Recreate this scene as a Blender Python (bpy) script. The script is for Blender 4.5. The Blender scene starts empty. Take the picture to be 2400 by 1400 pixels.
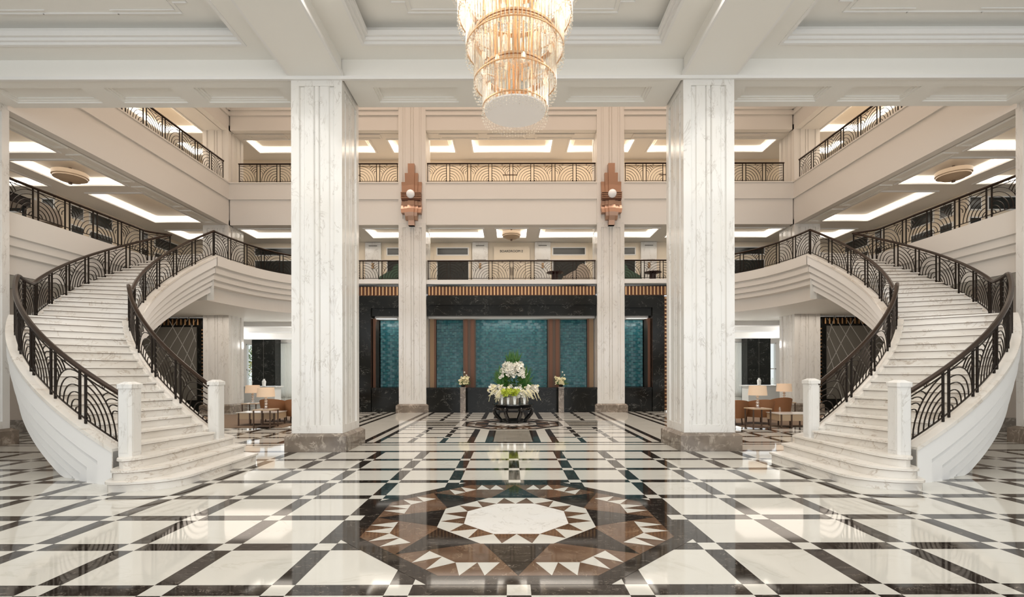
import bpy, bmesh, math, random
from mathutils import Vector, Matrix
random.seed(7)
PI = math.pi
C = bpy.context.scene.collection
S = bpy.context.scene
# ------------------------------------------------------------------ camera
cd = bpy.data.cameras.new('camera'); cam = bpy.data.objects.new('camera', cd); C.objects.link(cam)
cd.sensor_width = 36; cd.lens = 17.0; cd.shift_x = 4/2400; cd.shift_y = 173/2400
cd.clip_start = 0.05; cd.clip_end = 300
cam.matrix_world = Matrix.Translation((-0.063, 0, 1.7)) @ Matrix.Rotation(PI/2, 4, 'X') @ Matrix.Rotation(-0.0022, 4, 'Z')
S.camera = cam
# ------------------------------------------------------------------ exposure, world
S.view_settings.view_transform = 'Standard'; S.view_settings.look = 'None'
S.view_settings.gamma = 1; S.view_settings.use_curve_mapping = False
S.view_settings.exposure = -0.25
W = bpy.data.worlds.new('world'); S.world = W; W.use_nodes = True
W.node_tree.nodes['Background'].inputs[0].default_value = (0.93, 0.97, 1.0, 1)
W.node_tree.nodes['Background'].inputs[1].default_value = 1.3
# ------------------------------------------------------------------ large lights
def area(name, loc, rot, sx, sy, power, col, spread=None):
    l = bpy.data.lights.new(name, 'AREA'); l.shape = 'RECTANGLE'; l.size = sx; l.size_y = sy
    l.energy = power; l.color = col
    l.spread = spread or PI
    o = bpy.data.objects.new(name, l); C.objects.link(o); o.location = loc; o.rotation_euler = rot
    return o
WARM = (1, .80, .62); WARM2 = (1, .88, .76); DAY = (.97, .985, 1.0)
area('entrance_daylight', (0, -7.6, 3.6), (PI/2, 0, 0), 30, 6.0, 1000, DAY)
area('atrium_warm_fill', (0, 16, 14.4), (0, 0, 0), 20, 7, 600, (1, .74, .58))  # unseen warm light added under the closed atrium roof
for sx in (-1, 1):
    area('upper_gallery_glow', (sx*14.6, 16, 12.0), (0, 0, 0), 3, 10, 120, WARM, 2.0)
    area('mezzanine_glow', (sx*14.2, 15, 7.8), (0, 0, 0), 2.5, 9, 110, WARM2, 2.0)
    area('lounge_daylight', (sx*13.5, 32.0, 2.3), (-PI/2, 0, 0), 8, 3, 90, DAY)
    for lx, ly in ((10.5, 24.8), (15.5, 25.5), (11.5, 29.2), (16.5, 29.5)):  # fill points added to brighten the lounge, no fixtures behind them
        pl_ = bpy.data.lights.new('lounge_fill', 'POINT'); pl_.energy = 130; pl_.color = (1, .97, .93); pl_.shadow_soft_size = .12
        po = bpy.data.objects.new('lounge_fill', pl_); C.objects.link(po); po.location = (sx*lx, ly, 3.1)
    area('under_gallery_fill', (sx*11.6, 18.6, 4.08), (0, 0, 0), 7, 3.6, 130, WARM2)  # fill added to lift the dark slats and walls under the gallery
area('rear_upper_glow', (0, 22.3, 12.0), (0, 0, 0), 16, 1.6, 130, WARM)
area('rear_mezzanine_glow', (0, 22.1, 7.8), (0, 0, 0), 16, 1.6, 110, WARM2)
area('front_overhead_fill', (0, 5.5, 8.3), (0, 0, 0), 20, 6, 1250, (1, .96, .9))  # unseen overhead fill, added so the floor bounces light to the ceiling
area('atrium_bounce_fill', (0, 16, 14.3), (0, 0, 0), 20, 7, 560, (1, .93, .84), 1.3)  # further added fill, for more bounce off the atrium floor
for x in (-5.6, 0, 5.6):
    area('water_wall_spot', (x, 21.0, 4.0), (math.radians(38), 0, 0), 2.6 if x == 0 else 1.2, .25, 9, (1, .97, .9))

# ------------------------------------------------------------------ materials
MATS = {}
def mat(name, col=(.8, .8, .8), rough=.5, metal=0, **k):
    m = bpy.data.materials.new(name); m.use_nodes = True
    b = m.node_tree.nodes['Principled BSDF']
    b.inputs['Base Color'].default_value = (*col, 1); b.inputs['Roughness'].default_value = rough
    b.inputs['Metallic'].default_value = metal
    if 'ior' in k: b.inputs['IOR'].default_value = k['ior']
    if 'emit' in k:
        b.inputs['Emission Color'].default_value = (*k['emit'], 1); b.inputs['Emission Strength'].default_value = k['es']
    if 'trans' in k: b.inputs['Transmission Weight'].default_value = k['trans']
    if 'coat' in k: b.inputs['Coat Weight'].default_value = k['coat']
    MATS[name] = m
    return m
def nodes(m): return m.node_tree.nodes, m.node_tree.links, m.node_tree.nodes['Principled BSDF']
def ramp(n, stops):
    r = n.new('ShaderNodeValToRGB'); e = r.color_ramp.elements
    e[0].position, e[0].color = stops[0][0], (*stops[0][1], 1)
    e[1].position, e[1].color = stops[1][0], (*stops[1][1], 1)
    for p, c in stops[2:]:
        x = e.new(p); x.color = (*c, 1)
    return r
def veined(name, base, vein, scale=1.2, width=.035, cloud=None, rough=.15, stretch=(1, 1, 1), ior=1.5, amount=.8):
    m = mat(name, base, rough, ior=ior); n, l, b = nodes(m)
    g = n.new('ShaderNodeNewGeometry'); mp = n.new('ShaderNodeMapping'); mp.inputs['Scale'].default_value = stretch
    l.new(g.outputs['Position'], mp.inputs['Vector'])
    nz = n.new('ShaderNodeTexNoise'); nz.inputs['Scale'].default_value = scale; nz.inputs['Detail'].default_value = 6
    nz.inputs['Roughness'].default_value = .62; nz.inputs['Distortion'].default_value = 1.1
    l.new(mp.outputs[0], nz.inputs['Vector'])
    r = ramp(n, [(.5-width, (0, 0, 0)), (.5+width, (0, 0, 0)), (.5, (1, 1, 1))])
    l.new(nz.outputs['Fac'], r.inputs[0])
    n2 = n.new('ShaderNodeTexNoise'); n2.inputs['Scale'].default_value = scale*.7; n2.inputs['Detail'].default_value = 3
    l.new(mp.outputs[0], n2.inputs['Vector'])
    cl = cloud or tuple(c*.88 for c in base)
    r2 = ramp(n, [(.35, base), (.7, cl)]); l.new(n2.outputs['Fac'], r2.inputs[0])
    n3 = n.new('ShaderNodeTexNoise'); n3.inputs['Scale'].default_value = scale*1.7
    l.new(mp.outputs[0], n3.inputs['Vector'])
    r3 = ramp(n, [(.42, (0, 0, 0)), (.62, (amount,)*3)]); l.new(n3.outputs['Fac'], r3.inputs[0])
    mu = n.new('ShaderNodeMath'); mu.operation = 'MULTIPLY'; l.new(r.outputs[0], mu.inputs[0]); l.new(r3.outputs[0], mu.inputs[1])
    mx = n.new('ShaderNodeMixRGB'); l.new(mu.outputs[0], mx.inputs[0]); l.new(r2.outputs[0], mx.inputs[1]); mx.inputs[2].default_value = (*vein, 1)
    l.new(mx.outputs[0], b.inputs['Base Color'])
    return m
PL = mat('cream_plaster', (.80, .775, .735), .55)
DKFLR = mat('mezzanine_dark_floor', (.20, .17, .14), .9)  # unseen floor, darkened to cut the bounce onto the ceilings above
PLW = mat('white_plaster', (.86, .85, .83), .5)
TAUPE = mat('taupe_panelling', (.50, .42, .35), .5)
PLG = mat('ceiling_paint', (.89, .875, .83), .6)
CREAM = mat('cream_panelling', (.80, .70, .56), .5)
MW = veined('white_marble', (.79, .78, .755), (.52, .49, .45), 2.2, .022, (.78, .76, .72), .13, (1.4, 1.4, .55))
MST = veined('stair_marble', (.84, .81, .76), (.50, .42, .34), 1.6, .022, (.74, .69, .62), .2, (1, 1, 1.2))
MFL = veined('floor_white_marble', (.65, .635, .58), (.50, .475, .41), .6, .02, (.61, .59, .54), .05, (1, 2, 1), 1.6, .5)
MBK = veined('floor_black_marble', (.016, .012, .010), (.42, .36, .30), 4.0, .006, (.026, .020, .016), .05, (1, 2.2, 1), 1.45, .9)
MBR = veined('floor_brown_marble', (.155, .09, .055), (.34, .25, .17), 3.0, .02, (.10, .055, .032), .05, (1, 1, 1), 1.6, .6)
MGR = veined('floor_grey_marble', (.33, .31, .27), (.2, .18, .15), 2.0, .05, (.26, .24, .2), .06, (1, 1, 1), 1.6, .6)
MPL = veined('plinth_marble', (.25, .205, .165), (.50, .44, .37), 3.2, .06, (.15, .12, .095), .12, (1, 1, 1), 1.5, .8)
MBW = veined('black_wall_marble', (.009, .010, .009), (.25, .25, .23), 1.4, .005, (.015, .015, .013), .16, (1, 1, 1.3), 1.3, .9)
IRON = mat('dark_bronze_iron', (.020, .013, .009), .38, .6)
HAND = mat('handrail_bronze', (.035, .018, .010), .28, .5)
GOLD = mat('brushed_gold', (.62, .38, .20), .32, 1)
COP = mat('copper', (.47, .30, .22), .33, 1)
COPD = mat('dark_copper', (.14, .07, .045), .4, .8)
BRZ = mat('bronze_panel', (.11, .068, .045), .40, .3)
TAN = mat('tan_wood', (.42, .28, .16), .5)
BLK = mat('black_lacquer', (.012, .012, .012), .12, ior=1.6)
DKG = mat('dark_door_glass', (.022, .026, .025), .22)
GLOBE = mat('opal_globe', (.9, .9, .9), .3, emit=(1, .97, .94), es=.15)
LED = mat('cove_diffuser', (.9, .9, .9), .6, emit=(1, .93, .83), es=3.6)
BULB = mat('chandelier_bulb', (.9, .8, .6), .4, emit=(1, .88, .70), es=.85)
GOLDC = mat('chandelier_gold', (.80, .50, .28), .3, 1)
FIX = mat('ivory_fixture', (.46, .34, .23), .4)
LEATH = mat('tan_leather', (.33, .15, .065), .5)
BEIGE = mat('beige_lacquer', (.56, .42, .28), .35)
SHADE = mat('linen_lampshade', (.72, .56, .42), .8, emit=(1, .70, .45), es=.30)
CHROME = mat('chrome', (.8, .8, .82), .1, 1)
WHITE = mat('white_lacquer', (.82, .82, .80), .35)
GRN = mat('green_velvet', (.10, .17, .12), .8)
BGF = mat('beige_fabric', (.52, .44, .36), .8)
MAR = mat('maroon_lacquer', (.035, .010, .010), .3)
RUG = mat('brown_carpet', (.17, .115, .075), .95)
LEAF = mat('palm_leaf', (.045, .16, .025), .5)
LEAF2 = mat('fern_leaf', (.09, .20, .035), .5)
LIME = mat('lime_petal', (.45, .55, .04), .5)
PETAL = mat('white_petal', (.88, .87, .78), .5)
CRMP = mat('cream_petal', (.85, .80, .52), .5)
CORE = mat('flower_core', (.40, .22, .08), .5)
BGT = mat('signage_dark', (.03, .03, .03), .5)
SILV = mat('silver_paint', (.50, .49, .46), .4)
NOS = mat('dark_nosing_strip', (.16, .11, .07), .4, .3)  # thin dark brown strip below each tread edge
GREYP = mat('grey_screen', (.16, .15, .13), .3)
TRS = mat('sheer_curtain', (.86, .85, .82), .8)
n, l, b = nodes(TRS)
tr = n.new('ShaderNodeBsdfTranslucent'); tr.inputs[0].default_value = (.95, .93, .88, 1)
mx = n.new('ShaderNodeMixShader'); mx.inputs[0].default_value = .65
l.new(b.outputs[0], mx.inputs[1]); l.new(tr.outputs[0], mx.inputs[2]); l.new(mx.outputs[0], n['Material Output'].inputs[0])
def thin_glass(name, col, op, rough=.04):
    m = bpy.data.materials.new(name); m.use_nodes = True; n = m.node_tree.nodes; l = m.node_tree.links
    n.remove(n['Principled BSDF'])
    t = n.new('ShaderNodeBsdfTransparent'); t.inputs[0].default_value = (*col, 1)
    g = n.new('ShaderNodeBsdfGlossy'); g.inputs['Roughness'].default_value = rough; g.inputs[0].default_value = (1, .96, .9, 1)
    x = n.new('ShaderNodeMixShader'); x.inputs[0].default_value = op
    l.new(t.outputs[0], x.inputs[1]); l.new(g.outputs[0], x.inputs[2]); l.new(x.outputs[0], n['Material Output'].inputs[0])
    return m
CRY = thin_glass('crystal', (.99, .99, .98), .30, .08)
CRYW = thin_glass('crystal_warm', (.99, .96, .90), .30, .10)
GLASS = thin_glass('clear_glass', (.97, .98, .97), .18)
WGL = thin_glass('window_glass', (.96, .98, .97), .08, .02)
DISC = mat('frosted_glass_disc', (.85, .80, .76), .4, emit=(1, .90, .82), es=.16)
# teal mosaic: colour by tile, seeded by position
TEAL = mat('teal_glass_tile', (.02, .2, .23), .24, ior=1.45); n, l, b = nodes(TEAL)
g = n.new('ShaderNodeNewGeometry')
vm = n.new('ShaderNodeVectorMath'); vm.operation = 'SNAP'; vm.inputs[1].default_value = (.095, 9, .0675)
l.new(g.outputs['Position'], vm.inputs[0])
wn = n.new('ShaderNodeTexWhiteNoise'); l.new(vm.outputs[0], wn.inputs['Vector'])
r = ramp(n, [(0, (.010, .095, .125)), (1, (.040, .19, .21)), (.5, (.020, .14, .17))]); l.new(wn.outputs['Value'], r.inputs[0])
l.new(r.outputs[0], b.inputs['Base Color'])

# ------------------------------------------------------------------ mesh helpers
class MB:
    def __init__(s, sx=1, off=(0, 0, 0)):
        s.v = []; s.f = []; s.m = []; s.mats = []; s.sx = sx; s.off = off
    def mi(s, m):
        if m not in s.mats: s.mats.append(m)
        return s.mats.index(m)
    def add(s, vs, fs, m):
        b = len(s.v); i = s.mi(m)
        s.v += [(v[0]*s.sx + s.off[0], v[1]+s.off[1], v[2]+s.off[2]) for v in vs]
        for f in fs:
            f = [b+k for k in f]
            if s.sx < 0: f.reverse()
            s.f.append(f); s.m.append(i)
    def box(s, x0, x1, y0, y1, z0, z1, m):
        if x0 > x1: x0, x1 = x1, x0
        if y0 > y1: y0, y1 = y1, y0
        if z0 > z1: z0, z1 = z1, z0
        s.add([(x0,y0,z0),(x1,y0,z0),(x1,y1,z0),(x0,y1,z0),(x0,y0,z1),(x1,y0,z1),(x1,y1,z1),(x0,y1,z1)],
              [(0,3,2,1),(4,5,6,7),(0,1,5,4),(1,2,6,5),(2,3,7,6),(3,0,4,7)], m)
    def prism(s, pts, z0, z1, m, pts1=None):      # pts counter-clockwise
        k = len(pts); p1 = pts1 or pts
        s.add([(p[0],p[1],z0) for p in pts]+[(p[0],p[1],z1) for p in p1],
              [tuple(range(k-1,-1,-1)), tuple(range(k,2*k))]+[(i,(i+1)%k,k+(i+1)%k,k+i) for i in range(k)], m)
    def xprism(s, pts, y0, y1, m):                # pts in x,z counter-clockwise as seen from the camera (-y)
        k = len(pts)
        s.add([(p[0],y0,p[1]) for p in pts]+[(p[0],y1,p[1]) for p in pts],
              [tuple(range(k)), tuple(range(2*k-1,k-1,-1))]+[(k+i,k+(i+1)%k,(i+1)%k,i) for i in range(k)], m)
    def poly(s, pts, m): s.add(pts, [tuple(range(len(pts)))], m)
    def lathe(s, c, prof, m, seg=16, a0=0, a1=2*PI):
        full = abs(a1-a0-2*PI) < 1e-6; k = seg if full else seg+1; vs = []
        for (r, z) in prof:
            for i in range(k):
                a = a0+(a1-a0)*i/seg; vs.append((c[0]+r*math.cos(a), c[1]+r*math.sin(a), c[2]+z))
        fs = []
        for j in range(len(prof)-1):
            for i in range(seg):
                i2 = (i+1) % k if full else i+1
                fs.append((j*k+i, j*k+i2, (j+1)*k+i2, (j+1)*k+i))
        if full:
            if prof[0][0] > 1e-5: fs.append(tuple(range(k-1,-1,-1)))
            if prof[-1][0] > 1e-5: fs.append(tuple((len(prof)-1)*k+i for i in range(k)))
        s.add(vs, fs, m)
    def sphere(s, c, r, m, seg=12, rz=None):
        rz = rz or r; k = seg//2
        s.lathe(c, [(max(r*math.sin(PI*i/k), 1e-4), -rz*math.cos(PI*i/k)) for i in range(k+1)], m, seg)
    def tube(s, pts, r, m, sides=4, closed=False, up=Vector((0, 0, 1)), ry=None):
        P = [Vector(p) for p in pts]; N = len(P); vs = []; ry = ry or r
        for i in range(N):
            t = (P[(i+1) % N] if (closed or i < N-1) else P[i]) - (P[i-1] if (closed or i > 0) else P[i])
            if t.length < 1e-9: t = Vector((0, 0, 1))
            t.normalize(); a = t.cross(up)
            if a.length < 1e-3: a = t.cross(Vector((0, 1, 0)))
            a.normalize(); b = a.cross(t)
            for j in range(sides):
                th = 2*PI*(j+.5)/sides
                vs.append(tuple(P[i]+a*math.cos(th)*r*1.3+b*math.sin(th)*ry*1.3))
        fs = []
        for i in range(N if closed else N-1):
            i2 = (i+1) % N
            for j in range(sides):
                j2 = (j+1) % sides
                fs.append((i*sides+j, i*sides+j2, i2*sides+j2, i2*sides+j))
        if not closed: fs += [tuple(range(sides-1,-1,-1)), tuple((N-1)*sides+j for j in range(sides))]
        s.add(vs, fs, m)
    def build(s, name, parent=None, smooth=True, loc=None):
        me = bpy.data.meshes.new(name)
        o = bpy.data.objects.new(name, me); C.objects.link(o)
        lo = Vector(loc) if loc is not None else (Vector(parent['_w']) if parent is not None else Vector((0, 0, 0)))
        me.from_pydata([tuple(Vector(v)-lo) for v in s.v], [], s.f)
        for m in s.mats: me.materials.append(m)
        me.polygons.foreach_set('material_index', s.m)
        if smooth:
            me.polygons.foreach_set('use_smooth', [True]*len(me.polygons)); me.set_sharp_from_angle(angle=math.radians(32))
        me.update()
        if parent is not None:
            o.parent = parent; o['_w'] = list(parent['_w'])
        else:
            o.location = lo; o['_w'] = list(lo)
        return o
ALL_TMP = []
def thing(name, label, cat, loc, group=None):
    o = bpy.data.objects.new(name, None); C.objects.link(o); o.location = loc; o['_w'] = list(loc)
    o.empty_display_size = .2
    o['label'] = label; o['category'] = cat
    if group: o['group'] = group
    return o
def tag(o, label, cat, group=None, kind=None):
    o['label'] = label; o['category'] = cat
    if group: o['group'] = group
    if kind: o['kind'] = kind
    return o
def struct(name, mb):
    o = mb.build(name); o['kind'] = 'structure'; return o
def kids(o): return [c for c in bpy.data.objects if c.parent == o]
def dup(root, loc, label, rz=0, group=None, sc=None):
    def rec(o, par):
        c = o.copy(); C.objects.link(c)
        if par is not None: c.parent = par
        for k in kids(o): rec(k, c)
        return c
    r = rec(root, None); r.location = loc; r.rotation_euler = (0, 0, rz); r['label'] = label
    if sc: r.scale = sc
    if group: r['group'] = group
    return r
SIDE = {-1: 'left', 1: 'right'}

# ================================================================== FLOOR
Sg = .94; w = .0935
fl = MB()
def rect(x0, x1, y0, y1, m, z): fl.poly([(x0,y0,z),(x1,y0,z),(x1,y1,z),(x0,y1,z)], m)
fl.box(-22, 22, -8, 36, -.3, 0, MBK)
def grid(x0, x1, y0, y1, xs, ys, z=.0008, w=w):
    xs = [x0-w]+[x for x in xs if x0+w < x < x1-w]+[x1+w]; ys = [y0-w]+[y for y in ys if y0+w < y < y1-w]+[y1+w]
    for i in range(len(xs)-1):
        for j in range(len(ys)-1): rect(xs[i]+w, xs[i+1]-w, ys[j]+w, ys[j+1]-w, MFL, z)
    for x in xs[1:-1]:
        for y in ys[1:-1]: rect(x-w, x+w, y-w, y+w, MFL, z)
XS = [k*Sg for k in range(-23, 24)]
grid(-22, 22, -8, 10.31, XS, [5.655+k*Sg for k in range(-14, 5)])
# plain band on the line of the front columns
rect(-22, 22, 10.49, 11.28, MFL, .0008); rect(-22, 22, 11.38, 11.58, MFL, .0008)
for sx in (-1, 1):
    a = [sx*x for x in (3.72, 4.80, 4.95, 5.15, 5.30, 22)]
    def r2(x0, x1, y0, y1, m, z): rect(min(x0,x1), max(x0,x1), y0, y1, m, z)
    r2(a[0], a[1], 11.58, 22.0, MFL, .0008); r2(a[2], a[3], 11.70, 22.0, MFL, .0008)
    grid(min(a[4], a[5]), max(a[4], a[5]), 11.74, 36, [k*Sg for k in range(-23, 24)], [11.74+.93*k for k in range(1, 26)])
    r2(sx*3.38, sx*3.56, 11.74, 22.0, MFL, .0008)
rect(-3.38, 3.38, 11.58, 11.60, MFL, .0008)
# panelled square in front of the water wall
cy2 = 15.95
gx = [1.72, 2.5]
for sx in (-1, 1):
    x0, x1 = sorted((sx*1.12, sx*3.24)); xs = [sx*q for q in gx]
    grid(x0, x1, 11.74, 20.4, sorted(xs), [11.74+.87*k for k in range(1, 10)], w=.07)
rect(-1.10, 1.10, 11.74, 20.4, MBK, .0014)
rect(-3.24, 3.24, cy2-1.10, cy2+1.10, MBK, .0014)
for s1 in (-1, 1):
    x0, x1 = sorted((s1*.68, s1*.95)); rect(x0, x1, 11.74, 20.4, MFL, .0019)
    y0, y1 = sorted((cy2+s1*.68, cy2+s1*.95)); rect(-3.24, 3.24, y0, y1, MFL, .0019)
rect(-.48, .48, 11.80, 20.4, MGR, .0020); rect(-3.2, 3.2, cy2-.48, cy2+.48, MGR, .0020)
def octa(cx, cy, ap, z, m):
    R = ap/math.cos(PI/8)
    fl.poly([(cx+R*math.cos(PI/8+k*PI/4), cy+R*math.sin(PI/8+k*PI/4), z) for k in range(8)], m)
def medallion(cx, cy, sc, z, rim):
    d = .0005
    if rim: octa(cx, cy, rim, z-d, MFL)
    octa(cx, cy, 1.79*sc, z, MBK); octa(cx, cy, 1.62*sc, z+d, MBR)
    t8 = math.tan(PI/8)
    for k in range(8):
        th = k*PI/4
        def P(u, v, q):                       # u = outward, v = along the side
            return (cx+sc*(u*math.cos(th)-v*math.sin(th)), cy+sc*(u*math.sin(th)+v*math.cos(th)), z+q)
        b = .87*t8
        fl.poly([P(.80, -b, 2*d), P(1.62, 0, 2*d), P(.80, b, 2*d)], MBK)
        for sg in (-1, 1):
            for (v0, v1) in ((.16, .36), (.36, .555)):
                q = [P(1.34, sg*v0, 3*d), P(1.62, sg*(v0+v1)/2*1.08, 3*d), P(1.34, sg*v1, 3*d)]
                if sg < 0: q.reverse()
                fl.poly(q[::-1], MFL)
    octa(cx, cy, .87*sc, z+4*d, MFL)
    for k in range(8):
        th = k*PI/4; b = .585*t8
        def P(u, v, q): return (cx+sc*(u*math.cos(th)-v*math.sin(th)), cy+sc*(u*math.sin(th)+v*math.cos(th)), z+q)
        fl.poly([P(.585, -b, 5*d), P(.86, -b*.62, 5*d), P(.585, 0, 5*d)], MBR)
        fl.poly([P(.585, 0, 5*d), P(.86, b*.62, 5*d), P(.585, b, 5*d)], MBR)
    octa(cx, cy, .585*sc, z+6*d, MW)
medallion(0, 5.655, 1, .0016, None)
medallion(0, cy2, .90, .0030, 1.80)
struct('floor', fl)

# ================================================================== COLUMNS
def column(cx, y0, wd, dp, ztop, plz, label, upper=None, group='marble columns on the entrance side'):
    t = thing('column', label, 'column', (cx, y0+dp/2, 0), group)
    x0, x1, y1 = cx-wd/2, cx+wd/2, y0+dp
    p = MB(); e = .11
    p.prism([(x0-e,y0-e),(x1+e,y0-e),(x1+e,y1+e),(x0-e,y1+e)], 0, plz-.06, MPL)
    p.prism([(x0-e,y0-e),(x1+e,y0-e),(x1+e,y1+e),(x0-e,y1+e)], plz-.06, plz, MPL,
            [(x0-.02,y0-.02),(x1+.02,y0-.02),(x1+.02,y1+.02),(x0-.02,y1+.02)])
    p.build('plinth', t)
    def face(n):          # recessed fluted face profile across a length n, returns (t, depth)
        a = .17; return [(a, 0), (a+.02, .045), (a+.10, .045), (a+.12, .012), (n*.5-.075, .012), (n*.5-.055, .045), (n*.5-.035, .012),
                         (n*.5+.035, .012), (n*.5+.055, .045), (n*.5+.075, .012), (n-a-.12, .012), (n-a-.10, .045), (n-a-.02, .045), (n-a, 0)]
    def ring():
        q = [(x0, y0)]+[(x0+t_, y0+d) for t_, d in face(wd)]+[(x1, y0)]+[(x1-d, y0+t_) for t_, d in face(dp)]
        q += [(x1, y1)]+[(x1-t_, y1-d) for t_, d in face(wd)]+[(x0, y1)]+[(x0+d, y1-t_) for t_, d in face(dp)]
        return q
    def shaft(z0, z1, m, nm):
        s = MB()
        s.prism([(x0,y0),(x1,y0),(x1,y1),(x0,y1)], z0, z0+.17, m)
        s.prism(ring(), z0+.17, z1-.19, m)
        s.prism([(x0,y0),(x1,y0),(x1,y1),(x0,y1)], z1-.19, z1, m)
        s.build(nm, t, smooth=False)
    shaft(plz, upper or ztop, MW, 'marble_shaft')
    if upper: shaft(upper, ztop, PL, 'painted_shaft')
    return t
for sx in (-1, 1):
    column(sx*4.24, 10.45, 1.10, 1.15, 8.09, .39, 'tall fluted white marble column nearest the camera, %s of the chandelier' % SIDE[sx], group='front marble columns')
    column(sx*12.62, 10.45, 1.10, 1.15, 8.09, .39, 'fluted marble column cut off by the %s picture edge, outside the curved staircase' % SIDE[sx], group='front marble columns')
    column(sx*4.22, 20.55, 1.16, 1.15, 14.5, .36, 'fluted marble column carrying a copper sconce, %s of the flower table' % SIDE[sx], 8.06, 'rear columns')
    column(sx*12.6, 20.6, 1.10, 1.15, 14.5, .36, 'fluted beige column at the gallery corner behind the %s staircase' % SIDE[sx], 8.06, 'rear columns')

# ================================================================== FRONT BEAMS AND CEILING
b = MB()
b.box(-22, 22, 10.45, 11.55, 8.13, 9.9, PLG)
def soffit_frame(mb, x0, x1, y0, y1, z, m, t=.05, d=.035):
    """raised moulding around a shallow panel under a soffit at height z"""
    for k, (o, dd) in enumerate(((0, d), (t, d*.5))):
        a0, a1, c0, c1 = x0+o, x1-o, y0+o, y1-o
        mb.box(a0, a1, c0, c0+t, z-dd, z+.01, m); mb.box(a0, a1, c1-t, c1, z-dd, z+.01, m)
        mb.box(a0, a0+t, c0+t, c1-t, z-dd, z+.01, m); mb.box(a1-t, a1, c0+t, c1-t, z-dd, z+.01, m)
def panel_soffit(mb, x0, x1, y0, y1, z, panels, m, dep=.09):
    """a soffit slab dep thick with rectangular recessed panels cut in it"""
    px = sorted(panels); ax = x0
    ya, yb = px[0][2], px[0][3]
    mb.box(x0, x1, y0, ya, z, z+dep, m); mb.box(x0, x1, yb, y1, z, z+dep, m)
    for (p0, p1, q0, q1) in px:
        mb.box(ax, p0, ya, yb, z, z+dep, m); ax = p1
        for o, h in ((0, .055), (.05, .075)):      # stepped edge inside the recess
            mb.box(p0+o, p1-o, q0+o, q0+o+.05, z+h-.02, z+dep, m); mb.box(p0+o, p1-o, q1-o-.05, q1-o, z+h-.02, z+dep, m)
            mb.box(p0+o, p0+o+.05, q0+o+.05, q1-o-.05, z+h-.02, z+dep, m); mb.box(p1-o-.05, p1-o, q0+o+.05, q1-o-.05, z+h-.02, z+dep, m)
    mb.box(ax, x1, ya, yb, z, z+dep, m)
panel_soffit(b, -3.66, 3.66, 10.45, 11.55, 8.04, [(-3.1, -1.25, 10.75, 11.35), (-.85, .85, 10.75, 11.35), (1.25, 3.1, 10.75, 11.35)], PLG)
for sx in (-1, 1):
    m = MB(sx)
    panel_soffit(m, -11.9, -4.82, 10.45, 11.55, 8.04, [(-11.6, -9.6, 10.75, 11.35), (-9.1, -7.6, 10.75, 11.35), (-7.1, -5.2, 10.75, 11.35)], PLG)
    m.box(-22, -13.2, 10.45, 11.55, 8.04, 8.13, PLG)
    b.v += [v for v in m.v]; off = len(b.v)-len(m.v)
    b.f += [[off+k for k in f] for f in m.f]; b.m += [b.mi(m.mats[i]) for i in m.m]
b.box(-4.82, -3.66, 10.45, 11.55, 8.09, 8.13, PLG); b.box(3.66, 4.82, 10.45, 11.55, 8.09, 8.13, PLG)
b.box(-13.2, -11.9, 10.45, 11.55, 8.09, 8.13, PLG); b.box(13.2, 11.9, 10.45, 11.55, 8.09, 8.13, PLG)
b.box(-22, 22, 10.40, 10.47, 8.02, 8.09, PLW)     # bead along the lower edge
struct('trim_1', b)
for sx in (-1, 1):
    m = MB(sx); m.box(-4.79, -3.69, -8, 10.42, 8.09, 9.6, PLG)
    m.box(-3.69, -3.64, -8, 10.42, 8.09, 8.16, PLW); m.box(-4.84, -4.79, -8, 10.42, 8.09, 8.16, PLW)
    struct('trim_2', m)
ce = MB()
ce.box(-22, 22, -8, 10.45, 8.84, 9.3, PLG)
def coffer(mb, x0, x1, y0, y1, X0, X1, Y0, Y1, z, m, m2):
    """ceiling border z..9 with opening x0..x1,y0..y1 inside X0..X1,Y0..Y1, stepped white cornice"""
    mb.box(X0, X1, Y0, y0, z, 8.84, m); mb.box(X0, X1, y1, Y1, z, 8.84, m)
    mb.box(X0, x0, y0, y1, z, 8.84, m); mb.box(x1, X1, y0, y1, z, 8.84, m)
    for o, h0, h1 in ((.0, -.015, .05), (.05, .04, .11), (.11, .10, .20)):
        a0, a1, c0, c1 = x0+o, x1-o, y0+o, y1-o; t = .06
        for q in ((a0,a1,c0,c0+t),(a0,a1,c1-t,c1),(a0,a0+t,c0+t,c1-t),(a1-t,a1,c0+t,c1-t)):
            mb.box(q[0], q[1], q[2], q[3], z+h0, z+h1, m2)
    # fret moulding on the coffer ceiling
    zz = 8.83
    for ix, sx_ in ((x0, 1), (x1, -1)):
        for iy, sy_ in ((y0, 1), (y1, -1)):
            px, py = ix+sx_*.42, iy+sy_*.42
            pts = [(px, py+sy_*1.6), (px, py+sy_*.55), (px+sx_*.35, py+sy_*.55), (px+sx_*.35, py+sy_*.28), (px+sx_*.62, py+sy_*.28),
                   (px+sx_*.62, py), (px+sx_*1.9, py)]
            mb.tube([(a, c, zz) for a, c in pts], .014, m2, 4)
            mb.tube([(a+sx_*.09, c+sy_*.09, zz) for a, c in pts], .009, m2, 4)
    mb.tube([(x0+2.3, y1-.42, zz), (x1-2.3, y1-.42, zz)], .014, m2, 4)
Z1 = 8.47
coffer(ce, -3.12, 3.12, 1.0, 10.0, -3.69, 3.69, -8, 10.45, Z1, PLG, PLW)
for sx in (-1, 1):
    m = MB(sx); coffer(m, -11.6, -5.50, 1.0, 10.0, -22, -4.79, -8, 10.45, Z1, PLG, PLW)
    off = len(ce.v); ce.v += m.v; ce.f += [[off+k for k in f] for f in m.f]; ce.m += [ce.mi(m.mats[i]) for i in m.m]
struct('ceiling', ce)

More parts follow.
